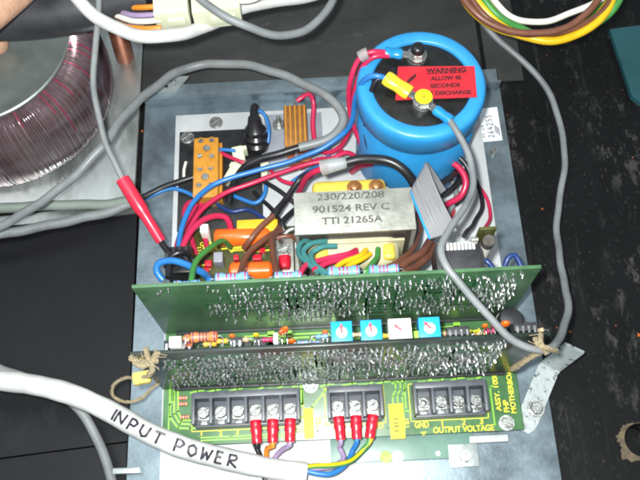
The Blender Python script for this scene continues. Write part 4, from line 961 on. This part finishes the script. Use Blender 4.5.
wire('wire', [(256, 111, 14), (262, 112, 14), (267, 120, 12), (269, 132, 10), (268, 143, 7)], 1.2, 'wire_blue', 'thin blue wire bowing beside the black grommet', 'wire')
gb = thing('grey_bracket', 'grey painted mounting plate with a brown wound resistor bolted on', 'bracket', U(298, 140, 1.2))
a = U(265, 171, 2.8); b = U(321, 112, 2.8); bm = bm_new(); box(bm, a.x, b.x, a.y, b.y, 1.25, 2.8, .3); obj('plate', bm, 'grey_paint', gb)
p = U(279, 125, 2.8); bm = bm_new(); lathe(bm, (p.x, p.y, 2.8), Z, [(0, 4), (.8, 4), (.8, 2.8), (2.6, 2.8), (2.6, 1.4), (9, 1.3)], 18); obj('stud', bm, 'steel', gb, angle=25)
wr = thing('wound_resistor', 'brown rectangular wound resistor with end tabs on the grey plate', 'resistor', U(295, 125, 2.8))
a = U(284.5, 147, 16); b = U(306, 104.5, 16); bm = bm_new(); box(bm, a.x, b.x, a.y, b.y, 2.8, 16, .8); wrb = obj('body', bm, 'copper_brown', wr)
bm = bm_new()
for k in range(5): x = a.x + 1.2 + k * (b.x - a.x - 2.4) / 4; box(bm, x - .45, x + .45, a.y + .3, b.y - .3, 15.9, 16.6, .2)
obj('ridges', bm, 'amber', wr)
for yy, s in ((b.y, 1), (a.y, -1)):
    bm = bm_new(); box(bm, (a.x + b.x) / 2 - 1, (a.x + b.x) / 2 + 1, min(yy, yy + s * 6) , max(yy, yy + s * 6), 10.5, 11.3, .2); obj('tab', bm, 'steel', wr)
bm = bm_new(); box(bm, a.x + 1, b.x + 2, a.y - 6.5, a.y - .5, 2.8, 9, .8); obj('foot', bm, 'copper', wr)
bm = bm_new(); pth = path3([(322, 144, 6), (335, 138, 8), (341, 128, 9)]); n_ = 160
hel = []
for i in range(n_):
    t = i / (n_ - 1); f = t * (len(pth) - 1); k = min(int(f), len(pth) - 2); c0 = pth[k].lerp(pth[k + 1], f - k); T = (pth[k + 1] - pth[k]).normalized(); u_, v_, _ = frame(T)
    hel.append(c0 + (u_ * math.cos(t * 60) + v_ * math.sin(t * 60)) * 2.6)
sweep(bm, hel, .4, 6); tag(obj('spring', bm, 'steel'), 'small bare wire spring beside the red wires on the white panel', 'spring')

# ------------------------------------------------------------------ ribbon cable and small upright card
rb = thing('ribbon_cable', 'grey flat ribbon cable with blue edge plugged into the rear card', 'ribbon cable', U(440, 236, 80))
def rib(k):
    t = k / 13
    return smooth_path([U(430, 239, 86).lerp(U(456, 231, 86), t), U(421, 218, 85).lerp(U(442, 202, 83), t), U(411, 192, 79).lerp(U(426, 163, 72), t), U(414, 190, 73).lerp(U(429, 166, 66), t), U(425, 205, 54).lerp(U(445, 190, 50), t)], 2)
for nm, ks, m in (('blue_edge', (0,), 'ribbon_blue'), ('conductors', range(1, 14), 'ribbon_grey')):
    bm = bm_new(); [sweep(bm, rib(k), .56, 6) for k in ks]; obj(nm, bm, m, rb)
sm = thing('fuse_card', 'little olive card with a white fuse at the right end behind the rear card', 'circuit board', (170, 75, ZB))
yy = YFC + 17; a = UY(463, 270, yy); b = UY(497, 229, yy); bm = bm_new(); box(bm, a.x, b.x, yy, yy + 1.4, ZB + .1, b.z, .15); obj('board', bm, 'pcb_olive', sm)
c0 = UY(485, 249, yy - 3); bm = bm_new(); cyl(bm, c0 - Z * 6, c0 + Z * 6, 2.6, seg=18, bev=.4); fu = obj('fuse', bm, 'ceramic_white', sm)
bm = bm_new(); cyl(bm, c0 + Z * 5.5, c0 + Z * 11, 2.9, seg=18, bev=.3); cyl(bm, c0 - Z * 10, c0 - Z * 5.5, 2.9, seg=18, bev=.3); obj('end_caps', bm, 'lamination', fu)
c0 = UY(473, 243, yy - 2); bm = bm_new()
for k in range(4): cyl(bm, c0 + Vector((0, 0, k * 3 - 5)) - X * 1.6, c0 + Vector((0, 0, k * 3 - 5)) + X * 1.6, 1.2, seg=10)
obj('component', bm, 'frame_steel', sm)
for pts_, lab in (([(476, 270, 78), (480, 263, 80), (487, 261, 80), (494, 270, 80)], 'navy wire loop at the foot of the white fuse'), ([(505, 266, 72), (508, 258, 74), (515, 255, 74), (521, 266, 72)], 'navy wire loop at the right end of the rear card')):
    wire('wire', pts_, 1.3, 'wire_navy', lab, 'wire')

# ------------------------------------------------------------------ bent strap with bolt, lacing cords
sp = thing('strap_bracket', 'bent galvanised strap bolted to the front right of the chassis', 'bracket', U(535, 409, 0))
A = U(523, 431, 1.8); B = U(549, 368, 1.8); T_ = U(574, 349, 24); d = (B - A).normalized(); e = Vector((d.y, -d.x, 0)) * 5.6
up = (T_ - B); up -= e.normalized() * up.dot(e.normalized()) * .0
bm = bm_new()
def strip(secs, th):
    tops = [[bm.verts.new(c - w_), bm.verts.new(c + w_)] for c, w_, n_ in secs]; bots = [[bm.verts.new(c - w_ - n_ * th), bm.verts.new(c + w_ - n_ * th)] for c, w_, n_ in secs]
    for i in range(len(secs) - 1):
        a, b, c, dd = tops[i], tops[i + 1], bots[i], bots[i + 1]
        bm.faces.new((a[0], a[1], b[1], b[0])); bm.faces.new((c[0], dd[0], dd[1], c[1])); bm.faces.new((a[0], b[0], dd[0], c[0])); bm.faces.new((a[1], c[1], dd[1], b[1]))
    bm.faces.new((tops[0][0], bots[0][0], bots[0][1], tops[0][1])); bm.faces.new((tops[-1][0], tops[-1][1], bots[-1][1], bots[-1][0]))
n2 = e.normalized().cross(up.normalized()); n2 = n2 if n2.z > 0 else -n2
e2_ = Vector((e.x * .95, e.y * .95 , 0))
strip([(A, e * .55, Z), (A + d * 3, e * .9, Z), (A + d * 6, e, Z), (B - d * 1.2, e, Z), (B + (up.normalized()) * 1.0 + Z * .2, e, (Z + n2).normalized()), (T_, e2_, n2)], 1.7)
obj('strap', bm, 'zinc_spotted', sp, angle=30)
p = U(535.5, 409, 1.9); bm = bm_new(); lathe(bm, (p.x, p.y, 1.85), Z, [(0, 4.6), (.8, 4.6), (.8, 3.6)], 24); lathe(bm, (p.x, p.y, 2.6), Z, [(0, 3.5), (2, 3.5), (2.6, 3.0)], 6); obj('bolt', bm, 'steel', sp, angle=25)
def cord(bm, pts, r, tw=1.4, step=.7):
    pth = smooth_path([U(*p) for p in pts], step)
    for ph in (0, 2.1, 4.2):
        q_ = []
        for i, c0 in enumerate(pth):
            T = (pth[min(i + 1, len(pth) - 1)] - pth[max(i - 1, 0)]).normalized(); u_, v_, _ = frame(T); an = ph + i * step * tw
            q_.append(c0 + (u_ * math.cos(an) + v_ * math.sin(an)) * r * .55)
        sweep(bm, q_, r * .62, 6)
def frays(bm, c0, n_, ln, r=.28):
    for _ in range(n_):
        d_ = Vector((rnd.gauss(0, 1), rnd.gauss(0, 1), rnd.gauss(.3, .8))).normalized(); m_ = c0 + d_ * ln * .5 + Vector((rnd.gauss(0, 1), rnd.gauss(0, 1), 0))
        sweep(bm, smooth_path([c0, m_, c0 + d_ * ln * rnd.uniform(.7, 1.2) - Z * 1.2], 1.2), r, 5)
lc = thing('lacing_cord', 'frayed tan lacing cord knotted on the left end of the front card', 'cord', U(147, 362, 70))
bm = bm_new(); cord(bm, [(130, 358, 86), (140, 362, 87), (150, 360, 88), (158, 361, 87)], 1.1); cord(bm, [(146, 348, 88), (148, 358, 89), (152, 368, 86), (148, 376, 78)], 1.2); cord(bm, [(158, 352, 88), (152, 362, 88), (142, 366, 87), (134, 362, 84)], 1.2)
frays(bm, U(150, 361, 88), 13, 7, .2); frays(bm, U(133, 360, 86), 5, 4, .2); obj('knot', bm, 'cord_tan', lc, kind='stuff')
bm = bm_new(); cord(bm, [(148, 376, 70), (138, 378, 62), (124, 378, 50), (113, 386, 40), (113, 396, 34), (126, 402, 30), (142, 398, 28), (152, 388, 26), (166, 378, 30)], .8); obj('loop', bm, 'cord_tan', lc)
bm = bm_new(); c0 = U(141, 377, 66); box(bm, c0.x - 4.2, c0.x + 4.2, c0.y - 3, c0.y + 3, 62, 66, 1.2, rot=.15); obj('tag', bm, 'cord_yellow', lc)
rc = thing('lacing_cord', 'tan lacing cord tying the grey cable at the bent strap', 'cord', U(544, 347, 70))
bm = bm_new(); cord(bm, [(535, 338, 86), (540, 346, 88), (548, 349, 87), (556, 351, 80)], 1.1); cord(bm, [(541, 334, 84), (541, 344, 88), (546, 353, 84)], 1.1); frays(bm, U(541, 342, 87), 7, 5, .2); obj('knot', bm, 'cord_tan', rc, kind='stuff')
bm = bm_new(); cord(bm, [(544, 350, 82), (532, 356, 72), (520, 364, 60), (512, 369, 46)], 1.3, .9); obj('tail', bm, 'cord_tan', rc)

# ------------------------------------------------------------------ harness at the top: sleeve, hand, connector, cables
bm = bm_new(); pth = path3([(-330, 60, 60), (-200, 36, 76), (-90, 24, 82), (-40, 20, 80), (0, 16, 80), (50, 12, 80), (95, 3, 81), (130, -3, 83), (150, -6, 84)])
sweep(bm, pth, lambda t: 14.0 + .25 * math.sin(t * 23) + .15 * math.sin(t * 51 + 1), 28, flat=.9); tag(obj('sleeve', bm, 'sleeve_black'), 'fat black plastic sleeve held by the hand above the toroidal transformer', 'sleeve')
wire('cable', [(-10, -180, 60), (15, -110, 100), (40, -60, 106), (66, -18, 104), (82, 3, 102), (98, 18, 100), (116, 29, 98), (136, 36, 96), (156, 37.5, 94), (178, 34, 90), (205, 26, 84), (235, 12, 78), (262, 4, 76), (300, -3, 74), (350, -18, 70), (430, -60, 50), (500, -140, 10)], 3.4, 'cable_white', 'smooth white cable dipping over the black sleeve and under the cream connector', 'cable', seg=14)
wire('cable', [(120, -150, 60), (150, -70, 104), (175, -30, 108), (200, -2, 106), (218, 11, 104), (240, 24, 100), (262, 33, 94), (282, 36, 90), (302, 32, 86), (318, 20, 82), (330, 4, 80), (340, -20, 78), (352, -80, 50), (360, -150, 10)], 2.1, 'cable_grey', 'thin grey cable looping across the cream connector', 'cable', seg=12)
cn = thing('connector', 'cream nylon multipole connector with two halves and coloured wires', 'connector', U(198, 10, 84))
cz = 96.0; ax = (U(246, 10, cz) - U(155, 24, cz)).normalized(); ax = (U(240, -4, cz) - U(152, 6, cz)).normalized(); ay = Z.cross(ax).normalized()
for nm, pa, wd, L_, off in (('plug_half', (172, 4), 23, 18, 0), ('socket_half', (216, 0), 25, 25, .8)):
    c0 = U(pa[0], pa[1], cz - 6); bm = bm_new(); obox(bm, c0, ax, ay, Z, L_, wd, 13 + off, .9); h = obj(nm, bm, 'cream_nylon', cn)
    bm = bm_new(); obox(bm, c0 - ay * (wd / 2 + .6) + ax * (L_ * .12), ax, ay, Z, L_ * .5, 1.8, 5, .4); obj('latch', bm, 'cream_nylon', h)
for k, (m, dy) in enumerate((('wire_orange', 9), ('wire_purple', 4), ('wire_white', 0), ('wire_orange', -5))):
    bm = bm_new(); c0 = U(166, 10, cz - 5) + ay * (dy - 6 + 0); sweep(bm, smooth_path([c0 - ax * 3, c0 - ax * 10, c0 - ax * 18 + Z * -3 + ay * 4, c0 - ax * 30 - Z * 8 + ay * 14]), 1.5); obj('wire', bm, m, cn)
for k, (m, dy) in enumerate((('wire_orange', 6), ('wire_orange', 2), ('wire_white', -2))):
    bm = bm_new(); c0 = U(238, -2, cz - 5) + ay * dy; sweep(bm, smooth_path([c0 - ax * 1, c0 + ax * 8, c0 + ax * 18 + ay * 6, c0 + ax * 30 + ay * 20, c0 + ax * 40 + ay * 60 - Z * 40, c0 + ax * 50 + ay * 110 - Z * 85]), 1.6); obj('wire', bm, m, cn)

# loose loom at the top right
LOOM = (([(440, -60, 70), (468, -14, 66), (486, 12, 62), (505, 29, 58), (530, 38, 56), (556, 40, 56), (582, 32, 58), (603, 15, 62), (615, -8, 66), (625, -50, 70)], 3.0, 'wire_yellow', 'fat yellow wire forming the lowest loop of the loose loom'),
  ([(452, -60, 72), (474, -14, 68), (490, 8, 64), (505, 21, 60), (520, 28, 56), (545, 36, 52), (575, 33, 54), (600, 22, 58), (618, 2, 64), (634, -40, 70)], 2.6, 'wire_green', 'green wire looping between the yellow ones in the loose loom'),
  ([(430, -50, 76), (458, -8, 72), (474, 12, 69), (492, 25, 66), (515, 32, 64), (545, 32, 64), (575, 22, 66), (596, 4, 70), (610, -30, 74)], 2.5, 'wire_brown', 'brown wire lying over the loose loom'),
  ([(462, -60, 66), (490, -6, 60), (506, 13, 56), (522, 21, 54), (545, 22, 54), (570, 14, 58), (592, 4, 62), (615, -12, 66)], 2.3, 'wire_white', 'cream white wire crossing the top of the loose loom'),
  ([(460, -60, 62), (478, -16, 56), (492, 4, 52), (506, 20, 48), (520, 31, 46), (548, 34, 46), (580, 24, 48), (604, 0, 54)], 1.8, 'wire_yellow', 'thin yellow wire inside the loose loom'))
LOOM = [(p, r * .78, m, lab) for p, r, m, lab in LOOM] + [([(x + 5 * d_, y + d_, z - 6) for x, y, z in LOOM[b_][0]], 1.7, m, lab) for b_, d_, m, lab in (
    (0, -3, 'wire_yellow', 'slim yellow wire tucked inside the fat yellow one'), (1, -3, 'wire_green', 'slim green wire beside the cream white one'), (2, 2, 'wire_brown', 'slim brown wire hidden under the green loop'))]
LOOM = [([(p[0][0] - 60, p[0][1] - 120, 30), (p[0][0] - 25, p[0][1] - 50, 60)] + p + [(p[-1][0] + 20, p[-1][1] - 50, 60), (p[-1][0] + 50, p[-1][1] - 120, 20)], r, m, lab) for p, r, m, lab in LOOM]
for pts_, r, m, lab in LOOM: wire('wire', pts_, r, m, lab, 'wire', group='loose coloured loom', seg=12)

# hand holding the sleeve: one skin, thumb on top, fingers closing from below
def hand():
    me = bpy.data.meshes.new('hand'); V_, E_, Rr = [], [], []
    def add(p, r, prev=None):
        V_.append(Vector(p)); Rr.append(r)
        if prev is not None: E_.append((prev, len(V_) - 1))
        return len(V_) - 1
    w0 = add(U(-190, 60, 110), 24); w1 = add(U(-150, 44, 106), 23, w0); p1 = add(U(-112, 36, 103), 25, w1); p2 = add(U(-84, 28, 100), 22, p1)
    t = p1
    for p, r in (((-88, 60, 116), 15), ((-50, 38, 116), 13), ((-24, 20, 114), 11.0), ((2, 1, 111), 10.2), ((24, -16, 108), 9.4), ((40, -28, 105), 7.2)): t = add(U(*p), r, t)
    for base, mid, tip, r in (((-70, 2, 86), (-40, -10, 62), (-4, -6, 58), 8), ((-66, 22, 80), (-38, 14, 58), (-2, 18, 56), 8.6), ((-64, 44, 78), (-34, 42, 62), (9, 43, 62), 8.6), ((-72, 66, 80), (-50, 68, 62), (-22, 66, 60), 7.2)):
        a = add(U(*base), r + 2, p2); b = add(U(*mid), r + .4, a); m_ = add(U(*mid).lerp(U(*tip), .55), r, b); add(U(*tip), r * .8, m_)
    me.from_pydata([v * S for v in V_], E_, []); o = bpy.data.objects.new('hand', me); C.objects.link(o)
    sk = o.modifiers.new('skin', 'SKIN'); sk.use_smooth_shade = True
    for i, d_ in enumerate(me.skin_vertices[0].data): d_.radius = (Rr[i] * S, Rr[i] * S); d_.use_root = i == 0
    ss = o.modifiers.new('sub', 'SUBSURF'); ss.levels = 2; ss.render_levels = 2
    dg = bpy.context.evaluated_depsgraph_get(); m2 = bpy.data.meshes.new_from_object(o.evaluated_get(dg)); bpy.data.objects.remove(o)
    m2.polygons.foreach_set('use_smooth', [True] * len(m2.polygons)); m2.transform(Matrix.Scale(1 / S, 4))
    m2.materials.clear()
    return link('hand', m2, 'skin')
tag(hand(), 'bare hand gripping the fat black sleeve, thumb on top', 'hand')
